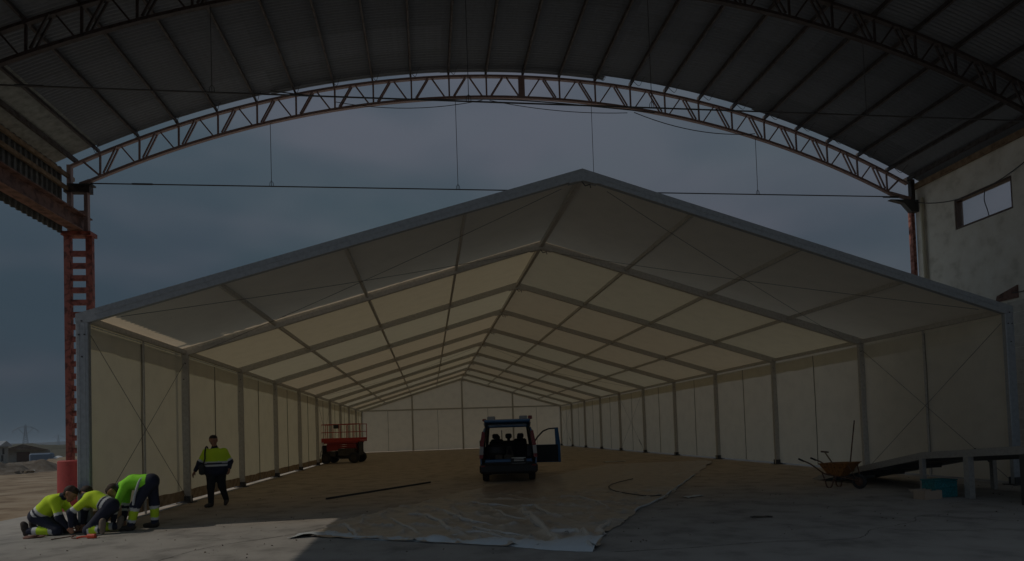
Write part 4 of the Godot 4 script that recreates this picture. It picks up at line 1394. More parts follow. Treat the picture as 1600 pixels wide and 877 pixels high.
# ---------------------------------------------------------------- loading ramp
func ramp() -> void:
	var r := base("loading_ramp", "grey steel loading ramp on legs rising to the right edge", "ramp")
	var x0 := 7.05
	var x1 := 8.75
	var prof := [Vector2(3.1, 0.13), Vector2(-0.6, 0.87), Vector2(-2.9, 1.05), Vector2(-7.0, 1.32)]
	for e in [x0, x1]:
		var s := MB.new()
		for i in 3:
			var a: Vector2 = prof[i]
			var b: Vector2 = prof[i + 1]
			var dd: float = 0.13 if i == 0 else 0.14
			s.prism(PackedVector2Array([Vector2(-a.x, a.y), Vector2(-b.x, b.y), Vector2(-b.x, b.y - 0.15), Vector2(-a.x, maxf(a.y - dd, 0.0))]), 0.0, 0.05, Transform3D(Basis(Vector3(0, 0, 1), Vector3.UP, Vector3(-1, 0, 0)), Vector3(e + 0.025, 0, 0)))
		put("side_channel", s.mesh(), M.galvanised, r)
	var k := 0
	for i in 3:
		var a: Vector2 = prof[i]
		var b: Vector2 = prof[i + 1]
		var n := int(a.distance_to(b) / 0.31)
		for j in n:
			var q := a.lerp(b, (j + 0.5) / n)
			var t := Transform3D(Basis(Vector3.RIGHT, -atan2(b.y - a.y, -(b.x - a.x)) * 1.0), P((x0 + x1) * 0.5, q.y - 0.035, q.x))
			var pm := MB.new()
			pm.box(Transform3D.IDENTITY, Vector3(x1 - x0 - 0.06, 0.045, a.distance_to(b) / n - 0.012), 0.004)
			put("deck_plank", pm.mesh(), M.galvanised if k % 3 else M.aluminium_dull, r, t)
			k += 1
	# bearers under the deck
	for q in [[2.0, 0.25], [0.8, 0.48], [-0.55, 0.74], [-1.75, 0.80], [-2.9, 0.88], [-4.2, 0.98]]:
		bar("cross_bearer", P(x0 + 0.06, q[1] - 0.02, q[0]), P(x1 - 0.06, q[1] - 0.02, q[0]), 0.1, 0.1, M.steel_dark, r)
	for x in [x0, x1]:
		bar("leg", P(x, 0.0, -0.58), P(x, 0.74, -0.58), 0.09, 0.09, M.galvanised, r, Vector3.BACK)
		bar("leg", P(x, 0.0, -1.75), P(x, 0.82, -1.75), 0.12, 0.12, M.galvanised, r, Vector3.BACK)
		bar("leg", P(x, 0.0, -2.95), P(x, 0.9, -2.95), 0.12, 0.12, M.steel_dark, r, Vector3.BACK)
		bar("leg", P(x, 0.0, -6.2), P(x, 1.15, -6.2), 0.12, 0.12, M.steel_dark, r, Vector3.BACK)
	var lip := MB.new()
	lip.prism(PackedVector2Array([Vector2(-3.1, 0.13), Vector2(-3.1, 0.0), Vector2(-3.45, 0.0), Vector2(-3.45, 0.02)]), x0 + 0.03, x1 - 0.03, Transform3D(Basis(Vector3(0, 0, 1), Vector3.UP, Vector3(-1, 0, 0)), Vector3((x0 + x1), 0, 0)))
	put("toe_lip", lip.mesh(), M.galvanised, r)

# ---------------------------------------------------------------- wheelbarrow
func wheelbarrow() -> void:
	var w := base("wheelbarrow", "old orange wheelbarrow loaded with tools in front of the ramp", "wheelbarrow", P(6.30, 0, 1.15), -1.15)
	# local +x runs from handles to wheel
	w.scale = Vector3.ONE * 0.93
	var t := MB.new()
	var rim := [Vector3(-0.36, 0.62, -0.31), Vector3(0.42, 0.66, -0.30), Vector3(0.42, 0.66, 0.30), Vector3(-0.36, 0.62, 0.31)]
	var bot := [Vector3(-0.18, 0.33, -0.19), Vector3(0.14, 0.31, -0.17), Vector3(0.14, 0.31, 0.17), Vector3(-0.18, 0.33, 0.19)]
	for i in 4:
		var j := (i + 1) % 4
		var o: Vector3 = (rim[i] + rim[j]) * 0.5
		t.quad(rim[i], rim[j], bot[j], bot[i], Vector3(o.x, -0.3, o.z))
		var sh := Vector3(0, 0.004, 0)
		t.quad(rim[i] * 0.985 + sh, rim[j] * 0.985 + sh, bot[j] * 0.97 + sh * 4.0, bot[i] * 0.97 + sh * 4.0, Vector3(-o.x, 0.3, -o.z))
	t.quad(bot[0], bot[1], bot[2], bot[3], Vector3.DOWN)
	t.tube(rim + [rim[0]], 0.014, 6)
	put("tray", t.mesh(), M.barrow_paint, w)
	for sd in [-1.0, 1.0]:
		var h := MB.new()
		h.tube(smooth([Vector3(-0.92, 0.72, 0.27 * sd), Vector3(-0.6, 0.60, 0.27 * sd), Vector3(-0.25, 0.36, 0.22 * sd), Vector3(0.15, 0.29, 0.13 * sd), Vector3(0.52, 0.2, 0.07 * sd)], 4), 0.019, 7)
		put("frame_handle", h.mesh(), M.rusty, w)
		var g := MB.new()
		g.tube([Vector3(-0.95, 0.735, 0.27 * sd), Vector3(-0.8, 0.675, 0.27 * sd)], 0.025, 7)
		put("grip", g.mesh(), M.rubber, w)
		var lg := MB.new()
		lg.tube(smooth([Vector3(-0.34, 0.42, 0.22 * sd), Vector3(-0.26, 0.2, 0.22 * sd), Vector3(-0.2, 0.02, 0.22 * sd), Vector3(-0.1, 0.02, 0.22 * sd), Vector3(-0.04, 0.2, 0.18 * sd), Vector3(0.02, 0.3, 0.16 * sd)], 4), 0.017, 6)
		put("leg", lg.mesh(), M.rusty, w)
		bar("wheel_stay", Vector3(0.52, 0.2, 0.07 * sd), Vector3(0.36, 0.6, 0.22 * sd), 0.03, 0.015, M.rusty, w)
	var wh := sub("wheel", w)
	wh.transform = Transform3D(Basis(Vector3.RIGHT, PI / 2), Vector3(0.52, 0.185, 0))
	var ty := MB.new()
	ty.lathe([Vector2(0.11, -0.035), Vector2(0.16, -0.045), Vector2(0.185, -0.02), Vector2(0.185, 0.02), Vector2(0.16, 0.045), Vector2(0.11, 0.035), Vector2(0.11, -0.035)], 20)
	put("tyre", ty.mesh(), M.rubber, wh)
	var ri := MB.new()
	ri.lathe([Vector2(0, -0.04), Vector2(0.11, -0.02), Vector2(0.11, 0.02), Vector2(0, 0.04)], 14)
	put("rim", ri.mesh(), M.rusty, wh)
	var sp := base("spade", "spade with T shaped grip sticking out left of the wheelbarrow", "spade", P(6.32, 0, 1.15))
	tubes("shaft", [Vector3(-0.08, 0.42, 0.02), Vector3(-0.36, 0.86, 0.0)], 0.017, M.timber, sp, 7)
	tubes("grip", [Vector3(-0.46, 0.88, 0.0), Vector3(-0.27, 0.86, 0.0)], 0.02, M.rusty, sp, 7)
	block("blade", 0.05, 0.36, 0.04, 0.22, 0.03, 0.16, M.rusty, sp, 0.005)
	var br := base("broom", "broom with a long thin handle leaning up out of the wheelbarrow", "broom", P(6.32, 0, 1.15))
	tubes("handle", [Vector3(0.22, 0.40, 0.05), Vector3(0.52, 1.60, -0.1)], 0.015, M.rusty, br, 7)
	block("head", 0.2, 0.41, 0.06, 0.26, 0.07, 0.06, M.timber, br, 0.01)

func small_things() -> void:
	var c := base("teal_crate", "teal plastic storage crate under the ramp beside a cardboard box", "crate", P(6.78, 0, -1.3), 0.06)
	c.scale = Vector3.ONE * 0.85
	var s := MB.new()
	for q in [[0, 0.2, 0.185, 0.6, 0.38, 0.02], [0, 0.2, -0.185, 0.6, 0.38, 0.02], [0.29, 0.2, 0, 0.02, 0.38, 0.37], [-0.29, 0.2, 0, 0.02, 0.38, 0.37], [0, 0.015, 0, 0.58, 0.03, 0.37]]:
		s.at(q[0], q[1], q[2], q[3], q[4], q[5], 0.006)
	put("body", s.mesh(), M.teal, c)
	for y in [0.36, 0.25]:
		block("rib", 0, y, 0.2, 0.62, 0.03, 0.02, M.teal, c, 0.006)
	for x in [-0.28, 0.28]:
		block("corner_rib", x, 0.19, 0.2, 0.04, 0.36, 0.02, M.teal, c, 0.006)
	block("lid", 0, 0.405, 0, 0.64, 0.03, 0.44, M.teal, c, 0.01)
	var b := base("cardboard_box", "low open cardboard box in front of the teal crate", "box", P(6.34, 0, -1.5), 0.12)
	var m := MB.new()
	for q in [[0, 0.085, 0.13, 0.42, 0.17, 0.008], [0, 0.085, -0.13, 0.42, 0.17, 0.008], [0.206, 0.085, 0, 0.008, 0.17, 0.26], [-0.206, 0.085, 0, 0.008, 0.17, 0.26], [0, 0.006, 0, 0.4, 0.01, 0.25]]:
		m.at(q[0], q[1], q[2], q[3], q[4], q[5])
	put("carton", m.mesh(), M.cardboard, b)
	var fl := MB.new()
	fl.box(Transform3D(Basis(Vector3.RIGHT, 0.5), Vector3(0, 0.14, -0.19)), Vector3(0.42, 0.006, 0.13))
	put("flap", fl.mesh(), M.cardboard, b)
	# grit and small stones lying about on the floor
	var peb := MB.new()
	peb.lathe([Vector2(0, 0.5), Vector2(0.6, 0.35), Vector2(1.0, 0.0), Vector2(0.7, -0.3), Vector2(0, -0.3)], 5)
	var mm := MultiMesh.new()
	mm.transform_format = MultiMesh.TRANSFORM_3D
	mm.mesh = peb.mesh()
	mm.instance_count = 1600
	for k in 1600:
		var px := rng.randf_range(-11.5, 10.5)
		var pz := -4.5 + 13.0 * pow(rng.randf(), 1.6)
		var r := 0.004 + 0.014 * pow(rng.randf(), 4.0)
		mm.set_instance_transform(k, Transform3D(Basis.from_euler(Vector3(rng.randf(), rng.randf() * 6.0, rng.randf())).scaled(Vector3(r, r, r)), P(px, r * 0.4, pz)))
	var grit := MultiMeshInstance3D.new()
	grit.name = "grit"
	grit.multimesh = mm
	grit.material_override = M.rubble
	add_child(grit, true)
	tag(grit, "fine grit and small stones scattered over the concrete floor", "grit", "", "stuff")
	# tools at the workers' knees
	var gl := MB.new()
	gl.lathe([Vector2(0, 0.05), Vector2(0.05, 0.045), Vector2(0.075, 0.02), Vector2(0.07, 0.0), Vector2(0, 0)], 10, Transform3D(Basis.from_scale(Vector3(2.0, 1, 1)), Vector3.ZERO))
	for k in 4:
		gl.tube([Vector3(0.1, 0.022, -0.045 + 0.03 * k), Vector3(0.2 - 0.02 * absf(k - 1.5), 0.02, -0.06 + 0.04 * k)], 0.013, 5)
	tag(put("work_glove", gl.mesh(), M.brown_leather, self, Transform3D(Basis(Vector3.UP, 0.15), P(-10.51, 0.004, -0.58))), "reddish brown work glove on the concrete left of the kneeling men", "glove")
	var dr := base("hand_tool", "small orange red hand tool on the concrete before the kneeling men", "tool", P(-9.32, 0, -1.0), -0.2)
	block("body", 0, 0.04, 0, 0.17, 0.075, 0.08, M.orange_red, dr, 0.02)
	tubes("handle", smooth([Vector3(-0.06, 0.03, 0.0), Vector3(-0.16, 0.035, 0.02), Vector3(-0.24, 0.02, 0.05)], 3), 0.018, M.orange_red, dr, 7)
	tubes("nozzle", [Vector3(0.07, 0.05, 0), Vector3(0.17, 0.06, -0.02)], 0.014, M.steel_dark, dr, 7)
	tag(tubes("brown_rope", smooth([P(-10.0, 0.012, -0.95), P(-9.85, 0.012, -0.72), P(-9.74, 0.03, -0.7), P(-9.72, 0.012, -0.86), P(-9.6, 0.012, -0.98), P(-9.52, 0.02, -0.98)], 5), 0.009, M.brown_leather, self), "thin brown cord of the orange red tool", "cord")
	tag(block("anchor_plate", -9.28, 0.012, -0.22, 0.3, 0.02, 0.12, M.galvanised, self), "shiny flat steel plate on the floor between the two workers", "plate")
	for q in [[2.4, 0.7, 0.26, 0.5, "pale flat scrap of sheet on the dark floor right of the plastic sheet", M.tarp_hem], [2.14, -2.71, 0.16, -0.2, "dark scrap lying alone on the floor right of the plastic sheet", M.cable], [5.25, 16.2, 0.5, 0.2, "pale strip of film on the tent floor near the right wall", M.tarp_hem]]:
		var sc := MB.new()
		var pts := []
		for i in 6:
			var row := []
			for j in 4:
				row.append(Vector3((i / 5.0 - 0.5) * q[2] * 2.2, 0.006 + 0.02 * absf(sin(i * 1.9 + j)), (j / 3.0 - 0.5) * q[2] * 0.7))
			pts.append(row)
		sc.grid(pts, Vector3.UP)
		tag(put("scrap", sc.mesh(), q[5], self, Transform3D(Basis(Vector3.UP, q[3]), P(q[0], 0.002, q[1]))), q[4], "scrap")

# ---------------------------------------------------------------- people
# bones: [from, to, radius, radius, [[t, colour], ...]]
func field_mesh(into: MB, bones: Array, cell: float, k: float) -> void:
	var lo := Vector3.INF
	var hi := -Vector3.INF
	for b in bones:
		var r: float = maxf(b[2], b[3]) + k * 0.5 + cell * 2.5
		for q in [b[0], b[1]]:
			lo = lo.min(q - Vector3.ONE * r)
			hi = hi.max(q + Vector3.ONE * r)
	var nx := int((hi.x - lo.x) / cell) + 2
	var ny := int((hi.y - lo.y) / cell) + 2
	var nz := int((hi.z - lo.z) / cell) + 2
	var fld := PackedFloat32Array()
	fld.resize(nx * ny * nz)
	fld.fill(9.0)
	var own := PackedInt32Array()
	own.resize(nx * ny * nz)
	var ownd := PackedFloat32Array()
	ownd.resize(nx * ny * nz)
	ownd.fill(9.0)
	for bi in bones.size():
		var b: Array = bones[bi]
		var p: Vector3 = b[0]
		var q: Vector3 = b[1]
		var r0: float = b[2]
		var r1: float = b[3]
		var rr := maxf(r0, r1) + k + cell * 2.0
		var a0 := Vector3i(((p.min(q) - Vector3.ONE * rr - lo) / cell).floor()).clamp(Vector3i.ZERO, Vector3i(nx - 1, ny - 1, nz - 1))
		var a1 := Vector3i(((p.max(q) + Vector3.ONE * rr - lo) / cell).ceil()).clamp(Vector3i.ZERO, Vector3i(nx - 1, ny - 1, nz - 1))
		var d := q - p
		var dd := maxf(d.length_squared(), 1e-9)
		for z in range(a0.z, a1.z + 1):
			for y in range(a0.y, a1.y + 1):
				var i := (z * ny + y) * nx + a0.x
				var w := lo + Vector3(a0.x, y, z) * cell - p
				for x in range(a0.x, a1.x + 1):
					var t := clampf(w.dot(d) / dd, 0.0, 1.0)
					var s := (w - d * t).length() - lerpf(r0, r1, t)
					if s < ownd[i]:
						ownd[i] = s
						own[i] = bi
					var o := fld[i]
					var h := maxf(k - absf(o - s), 0.0)
					fld[i] = minf(o, s) - h * h * 0.25 / k
					i += 1
					w.x += cell
	var ids := {}
	var vs := PackedVector3Array()
	var cs := PackedColorArray()
	var step := [1, nx, nx * ny]
	var corner := []
	for c in 8:
		corner.append((c & 1) + ((c >> 1) & 1) * nx + ((c >> 2) & 1) * nx * ny)
	var edges := [[0, 1], [2, 3], [4, 5], [6, 7], [0, 2], [1, 3], [4, 6], [5, 7], [0, 4], [1, 5], [2, 6], [3, 7]]
	for z in nz - 1:
		for y in ny - 1:
			var i := (z * ny + y) * nx
			for x in nx - 1:
				var f0 := fld[i]
				if absf(f0) < cell * 2.2:
					var inside := 0
					for c in 8:
						if fld[i + corner[c]] < 0.0:
							inside += 1
					if inside > 0 and inside < 8:
						var sum := Vector3.ZERO
						var cnt := 0
						for e in edges:
							var fa := fld[i + corner[e[0]]]
							var fb := fld[i + corner[e[1]]]
							if (fa < 0.0) != (fb < 0.0):
								var t := fa / (fa - fb)
								var ca: int = e[0]
								var cb: int = e[1]
								sum += Vector3(ca & 1, (ca >> 1) & 1, (ca >> 2) & 1).lerp(Vector3(cb & 1, (cb >> 1) & 1, (cb >> 2) & 1), t)
								cnt += 1
						ids[i] = vs.size()
						var pos := lo + (Vector3(x, y, z) + sum / cnt) * cell
						vs.append(pos)
						var b: Array = bones[own[i]]
						var dv: Vector3 = b[1] - b[0]
						var tt := (pos - (b[0] as Vector3)).dot(dv) / maxf(dv.length_squared(), 1e-9)
						var cc := Color.WHITE
						if b.size() > 4:
							cc = b[4][0][1]
							for st in b[4]:
								if tt >= st[0]:
									cc = st[1]
						cs.append(cc)
				i += 1
	var nr := PackedVector3Array()
	nr.resize(vs.size())
	var faces := []
	for i in ids:
		var x: int = i % nx
		var y: int = (i / nx) % ny
		var z: int = i / (nx * ny)
		for ax in 3:
			var j: int = i + step[ax]
			if (fld[i] < 0.0) == (fld[j] < 0.0):
				continue
			var u: int = step[(ax + 1) % 3]
			var w: int = step[(ax + 2) % 3]
			if not (ids.has(i - u) and ids.has(i - w) and ids.has(i - u - w)):
				continue
			var q := [ids[i], ids[i - u], ids[i - u - w], ids[i - w]]
			var out := Vector3.ZERO
			out[ax] = 1.0 if fld[i] < 0.0 else -1.0
			var nn := (vs[q[1]] - vs[q[0]]).cross(vs[q[2]] - vs[q[0]]) + (vs[q[2]] - vs[q[0]]).cross(vs[q[3]] - vs[q[0]])
			if nn.dot(out) < 0.0:
				nn = -nn
			for e in q:
				nr[e] += nn
			faces.append(q)
	for q in faces:
		var a: int = q[0]
		var b: int = q[1]
		var c: int = q[2]
		var d: int = q[3]
		into.tri(vs[a], vs[b], vs[c], nr[a].normalized(), nr[b].normalized(), nr[c].normalized(), cs[a], cs[b], cs[c])
		into.tri(vs[a], vs[c], vs[d], nr[a].normalized(), nr[c].normalized(), nr[d].normalized(), cs[a], cs[c], cs[d])

func head_bones(c: Vector3, fwd: Vector3, up: Vector3) -> Array:
	fwd = fwd.normalized()
	var hs := 1.08
	up = (up - fwd * up.dot(fwd)).normalized()
	var s := fwd.cross(up)
	var o := []
	o.append([c + up * 0.035 - fwd * 0.03, c + up * 0.03 + fwd * 0.02, 0.085, 0.08])
	o.append([c - up * 0.02 + fwd * 0.03, c - up * 0.085 + fwd * 0.055, 0.068, 0.045])
	o.append([c + fwd * 0.095 + up * 0.01, c + fwd * 0.115 - up * 0.022, 0.010, 0.016])
	o.append([c + fwd * 0.088 - up * 0.062 - s * 0.02, c + fwd * 0.088 - up * 0.062 + s * 0.02, 0.012, 0.012])
	for e in [-1.0, 1.0]:
		o.append([c + s * 0.082 * e - fwd * 0.015 + up * 0.015, c + s * 0.078 * e - fwd * 0.01 - up * 0.025, 0.016, 0.011])
		o.append([c + fwd * 0.088 + s * 0.03 * e + up * 0.03, c + fwd * 0.084 + s * 0.05 * e + up * 0.028, 0.011, 0.009])
	for b in o:
		for k in 2:
			b[k] = c + (b[k] - c) * hs
			b[k + 2] *= hs
	return o

func hand_bones(wrist: Vector3, dir: Vector3, palm: Vector3, thumb_side: float, curl: float) -> Array:
	dir = dir.normalized()
	palm = (palm - dir * palm.dot(dir)).normalized()
	var s := dir.cross(palm) * thumb_side
	var o := []
	for k in 4:
		var off := s * (0.030 - 0.020 * k)
		var kn: Vector3 = wrist + dir * (0.095 - 0.004 * absf(k - 1.0)) + off
		o.append([wrist + dir * 0.02 + off * 0.7, kn, 0.015, 0.0125])
		var ln: float = [0.072, 0.080, 0.075, 0.058][k]
		var d1 := (dir * cos(curl * 0.8) + palm * sin(curl * 0.8)).normalized()
		var d2 := (dir * cos(curl * 2.0) + palm * sin(curl * 2.0)).normalized()
		var m := kn + d1 * ln * 0.5
		o.append([kn, m, 0.0105, 0.0095])
		o.append([m, m + d2 * ln * 0.5, 0.0095, 0.0075])
	var tb := wrist + dir * 0.035 + s * 0.034
	var tm := tb + (dir * 0.6 + s * 0.75 + palm * 0.2).normalized() * 0.04
	o.append([wrist + dir * 0.015 + s * 0.015, tb, 0.015, 0.0125])
	o.append([tb, tm, 0.0125, 0.011])
	o.append([tm, tm + (dir * 0.85 + s * 0.25 + palm * 0.35).normalized() * 0.034, 0.011, 0.0085])
	return o

func person(at: Vector3, turn: float, label: String, d: Dictionary) -> void:
	var n := base("person", label, "person", at, turn)
	var navy := Color(0.018, 0.022, 0.045)
	var hi: Color = d.get("hi", Color(0.62, 0.86, 0.03))
	var grey := Color(0.62, 0.64, 0.65)
	var dark: Color = d.get("legs", navy)
	var side: Vector3 = d.side          # from the left of the body to its right
	var hip: Vector3 = d.hip
	var chest: Vector3 = d.chest
	var neck: Vector3 = d.neck
	var head: Vector3 = d.head
	var girth: float = d.get("girth", 1.0)
	# body: one continuous surface, finer at head and hands
	var body := MB.new()
	var bones := []
	bones.append([hip, chest, 0.10, 0.115])
	bones.append([chest, neck, 0.10, 0.055])
	bones.append([neck, head - (head - neck) * 0.25, 0.055, 0.052])
	var jacket := []
	var w := 0.135 * girth
	var sh: float = d.get("shoulder", 0.19)
	var tor := [[-1.0, dark if d.get("short", false) else navy], [0.02, navy], [0.30, grey], [0.42, navy], [0.52, grey], [0.63, hi]]
	if d.get("low_bands", false):
		tor = [[-1.0, navy], [0.0, grey], [0.16, navy], [0.28, grey], [0.42, hi]]
	if d.get("back_bands", false):
		tor = [[-1.0, navy], [0.18, grey], [0.32, navy], [0.42, grey], [0.46, hi]]
	if d.get("plain", false):
		tor = [[-1.0, navy], [0.10, navy], [0.16, hi]]
	for e in [-1.0, 1.0]:
		jacket.append([hip + side * 0.085 * girth * e, chest + side * 0.105 * girth * e, w * 1.02, w * (0.98 if girth < 1.1 else 0.80), tor])
		jacket.append([chest + side * 0.10 * e, chest.lerp(neck, 0.40) + side * (sh - 0.03) * e, 0.125, 0.082, [[-1.0, hi]]])
	jacket.append([hip + d.belly * 0.03, chest + d.belly * 0.03, w * 1.05, w * 0.95, tor])
	jacket.append([chest, neck, 0.13 * girth, 0.072, [[-1.0, hi], [0.86, navy]]])
	var trousers := []
	trousers.append([hip - side * 0.07, hip + side * 0.07, 0.142 * girth, 0.142 * girth, [[-1.0, dark]]])
	for e in 2:
		var sg := -1.0 if e == 0 else 1.0
		var s0: Vector3 = chest.lerp(neck, 0.42) + side * sh * sg
		var el: Vector3 = d.elbow[e]
		var wr: Vector3 = d.wrist[e]
		var fd := (wr - el).normalized()
		bones.append([s0, el, 0.055, 0.042])
		bones.append([el, wr, 0.042, 0.03])
		var up_c := [[-1.0, hi], [0.72, grey], [0.88, navy]]
		if d.get("plain", false):
			up_c = [[-1.0, hi], [0.86, grey]]
		jacket.append([s0, el, 0.082, 0.062, up_c])
		jacket.append([el, wr - fd * 0.02, 0.062, 0.047, [[-1.0, navy]] if not d.get("plain", false) else [[-1.0, navy], [0.22, grey], [0.4, navy]]])
		var hp: Vector3 = hip + side * 0.095 * sg
		var kn: Vector3 = d.knee[e]
		var an: Vector3 = d.ankle[e]
		bones.append([hp, kn, 0.075, 0.05])
		bones.append([kn, an, 0.05, 0.035])
		trousers.append([hp, kn, 0.115 * girth, 0.085, [[-1.0, dark]]])
		var lc := [[-1.0, dark]]
		if d.get("banded", true):
			lc = [[-1.0, dark], [0.10, grey], [0.26, Color(0.58, 0.84, 0.03)], [0.72, grey], [0.86, dark]]
		trousers.append([kn, an, 0.085, 0.066, lc])
		var boot := MB.new()
		var toe: Vector3 = d.toe[e]
		var heel: Vector3 = d.get("heel", d.ankle)[e]
		field_mesh(boot, [[an.lerp(kn, 0.18), an, 0.06, 0.058], [heel.lerp(an, 0.25), toe, 0.052, 0.042], [heel, heel.lerp(toe, 0.5), 0.045, 0.047]], 0.015, 0.03)
		put("boot", boot.mesh(), M.boot_sole if d.get("pale_boots", false) else M.boot, n)
	field_mesh(body, bones, 0.022, 0.05)
	var hb := head_bones(head, d.face, d.up)
	hb.append([neck.lerp(head, 0.3), head - (head - neck).normalized() * 0.03, 0.056, 0.055])
	field_mesh(body, hb, 0.008, 0.022)
	for e in 2:
		var sg := -1.0 if e == 0 else 1.0
		var el: Vector3 = d.elbow[e]
		var wr: Vector3 = d.wrist[e]
		var fd := (wr - el).normalized()
		var hs := hand_bones(wr, d.get("hand_dir", [fd, fd])[e], d.palm[e], sg * d.get("thumb", 1.0), d.get("curl", 0.35))
		hs.append([wr - fd * 0.04, wr + fd * 0.02, 0.03, 0.026])
		field_mesh(body, hs, 0.006, 0.012)
	put("body", body.mesh(), M.skin, n)
	var jm := MB.new()
	jm.tinted = true
	field_mesh(jm, jacket, 0.015, 0.05)
	put("jacket", jm.mesh(), M.clothes, n)
	var tm := MB.new()
	tm.tinted = true
	field_mesh(tm, trousers, 0.015, 0.05)
	put("trousers", tm.mesh(), M.clothes, n)
	if d.has("stripe"):
		var sp := MB.new()
		sp.tube(smooth(d.stripe, 4), 0.022, 6)
		put("leg_stripe", sp.mesh(), M.reflective, n)
	# hair: a cap over crown and nape, clear of the face
	var fw: Vector3 = (d.face as Vector3).normalized()
	var upv: Vector3 = d.up
	upv = (upv - fw * upv.dot(fw)).normalized()
	var hm := MB.new()
	field_mesh(hm, [[head + upv * 0.05 - fw * 0.035, head + upv * 0.062 + fw * 0.02, 0.094, 0.082], [head + upv * 0.02 - fw * 0.055, head - upv * 0.055 - fw * 0.06, 0.08, 0.058]], 0.011, 0.03)
	put("hair", hm.mesh(), M.hair, n)
	for e in [-1.0, 1.0]:
		var s := fw.cross(upv)
		var em := MB.new()
		field_mesh(em, [[head + fw * 0.092 + s * 0.034 * e + upv * 0.012, head + fw * 0.092 + s * 0.04 * e + upv * 0.012, 0.010, 0.010]], 0.006, 0.004)
		put("eye", em.mesh(), M.hair, n)
	if d.has("bag"):
		var bg := MB.new()
		bg.box(Transform3D(Basis.from_euler(Vector3(0.05, 0.2, 0.08)), d.bag), Vector3(0.15, 0.25, 0.26), 0.04)
		var bo := put("bag_body", bg.mesh(), M.rubber, n)
		bo.name = "shoulder_bag"
		var st := MB.new()
		st.tube(smooth([d.bag + Vector3(0.02, 0.1, 0.06), chest + Vector3(-0.2, -0.1, 0.165), chest + Vector3(-0.2, 0.06, 0.15), neck + Vector3(-0.19, 0.0, 0.05), neck + Vector3(-0.19, 0.0, -0.06), chest + Vector3(-0.2, 0.0, -0.16)], 4), 0.018, 5)
		put("bag_strap", st.mesh(), M.rubber, n)

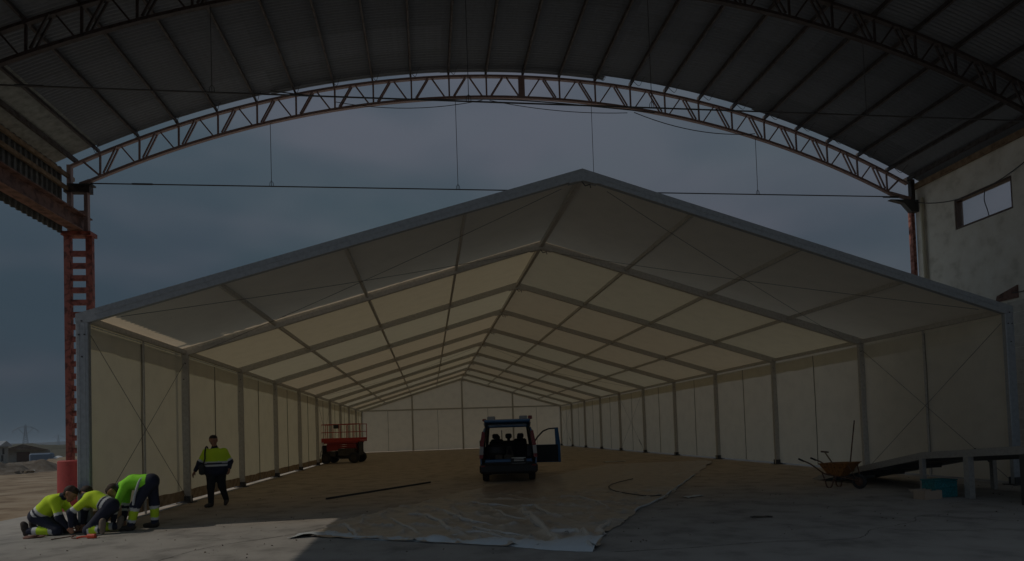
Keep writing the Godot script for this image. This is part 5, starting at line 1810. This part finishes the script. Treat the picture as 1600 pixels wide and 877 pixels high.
func people() -> void:
	person(P(-10.42, 0, -0.22), 0.0, "worker in hi-vis jacket kneeling at far left beside the red column base", {
		"side": Vector3(0.25, 0, 0.97), "hip": Vector3(-0.19, 0.36, 0), "chest": Vector3(0.06, 0.60, 0), "neck": Vector3(0.25, 0.70, 0), "head": Vector3(0.37, 0.74, 0.02),
		"face": Vector3(0.75, -0.62, 0.1), "up": Vector3(0.6, 0.8, 0), "belly": Vector3(0.5, -0.8, 0), "low_bands": true,
		"elbow": [Vector3(0.28, 0.34, -0.2), Vector3(0.27, 0.33, 0.2)], "wrist": [Vector3(0.40, 0.13, -0.1), Vector3(0.37, 0.12, 0.1)],
		"palm": [Vector3(0, -0.4, 1), Vector3(0, -0.4, -1)], "knee": [Vector3(0.22, 0.09, -0.12), Vector3(0.2, 0.09, 0.14)], "ankle": [Vector3(-0.26, 0.10, -0.11), Vector3(-0.26, 0.10, 0.13)],
		"toe": [Vector3(-0.33, 0.05, -0.11), Vector3(-0.33, 0.05, 0.13)], "heel": [Vector3(-0.37, 0.24, -0.11), Vector3(-0.37, 0.24, 0.13)], "curl": 0.7})
	person(P(-9.54, 0, -0.36), 0.0, "worker in hi-vis jacket kneeling second from left with boot sole showing", {
		"side": Vector3(-0.35, 0, -0.93), "hip": Vector3(0.25, 0.50, 0.05), "chest": Vector3(-0.06, 0.64, -0.02), "neck": Vector3(-0.24, 0.68, -0.06), "head": Vector3(-0.27, 0.72, -0.2),
		"face": Vector3(-0.7, -0.75, -0.25), "up": Vector3(-0.6, 0.75, -0.2), "belly": Vector3(-0.2, -0.9, 0), "back_bands": true,
		"elbow": [Vector3(-0.36, 0.42, 0.16), Vector3(-0.36, 0.42, -0.3)], "wrist": [Vector3(-0.38, 0.16, 0.12), Vector3(-0.36, 0.16, -0.24)],
		"palm": [Vector3(0, -0.2, -1), Vector3(0, -0.2, 1)], "knee": [Vector3(-0.06, 0.09, 0.18), Vector3(-0.08, 0.09, -0.14)], "ankle": [Vector3(0.17, 0.10, 0.22), Vector3(0.27, 0.10, -0.12)],
		"toe": [Vector3(0.20, 0.05, 0.24), Vector3(0.33, 0.05, -0.12)], "heel": [Vector3(0.21, 0.26, 0.24), Vector3(0.36, 0.25, -0.12)], "curl": 0.7, "pale_boots": true})
	person(P(-8.93, 0, -0.06), 0.0, "worker in bright green jacket bending over with straight legs", {
		"side": Vector3(-0.3, 0, -0.95), "hip": Vector3(0.20, 0.90, 0), "chest": Vector3(-0.12, 0.90, 0.0), "neck": Vector3(-0.37, 0.82, 0), "head": Vector3(-0.45, 0.74, 0.02),
		"face": Vector3(-0.5, -0.85, 0.1), "up": Vector3(-0.85, 0.3, 0), "belly": Vector3(0.0, -1.0, 0), "plain": true, "stripe": [Vector3(0.18, 1.02, 0.10), Vector3(0.10, 0.95, 0.20), Vector3(0.05, 0.80, 0.232), Vector3(0.0, 0.62, 0.232), Vector3(-0.02, 0.48, 0.225)], "hi": Color(0.30, 0.88, 0.04),
		"elbow": [Vector3(-0.36, 0.44, 0.17), Vector3(-0.34, 0.44, -0.2)], "wrist": [Vector3(-0.42, 0.17, 0.12), Vector3(-0.36, 0.17, -0.16)],
		"palm": [Vector3(0.4, 0, -1), Vector3(0.4, 0, 1)], "knee": [Vector3(-0.02, 0.46, 0.14), Vector3(0.20, 0.46, -0.14)], "ankle": [Vector3(-0.10, 0.10, 0.15), Vector3(0.20, 0.10, -0.15)],
		"toe": [Vector3(-0.28, 0.045, 0.18), Vector3(0.02, 0.045, -0.16)], "heel": [Vector3(-0.07, 0.05, 0.15), Vector3(0.23, 0.05, -0.15)], "curl": 0.7})
	person(P(-8.72, 0, 3.62), 0.0, "heavy worker with shoulder bag walking out along the left tent wall", {
		"side": Vector3(-1, 0, 0.05), "hip": Vector3(0.0, 0.90, 0), "chest": Vector3(0.0, 1.27, 0.02), "neck": Vector3(-0.02, 1.47, 0.02), "head": Vector3(-0.03, 1.63, 0.05),
		"face": Vector3(0.55, -0.08, 0.85), "up": Vector3.UP, "belly": Vector3(0, 0, 1), "girth": 1.3, "shoulder": 0.215, "banded": false, "legs": Color(0.014, 0.014, 0.018),
		"elbow": [Vector3(0.33, 1.10, -0.04), Vector3(-0.37, 1.10, 0.03)], "wrist": [Vector3(0.34, 0.93, 0.08), Vector3(-0.46, 0.90, 0.10)],
		"palm": [Vector3(-1, 0, 0), Vector3(1, 0, 0)], "knee": [Vector3(0.13, 0.50, 0.0), Vector3(-0.09, 0.50, 0.12)], "ankle": [Vector3(0.15, 0.14, -0.26), Vector3(-0.10, 0.10, 0.10)],
		"toe": [Vector3(0.18, 0.045, -0.08), Vector3(-0.16, 0.05, 0.28)], "heel": [Vector3(0.15, 0.10, -0.28), Vector3(-0.10, 0.05, 0.06)], "bag": Vector3(-0.28, 0.93, 0.12), "thumb": -1.0})
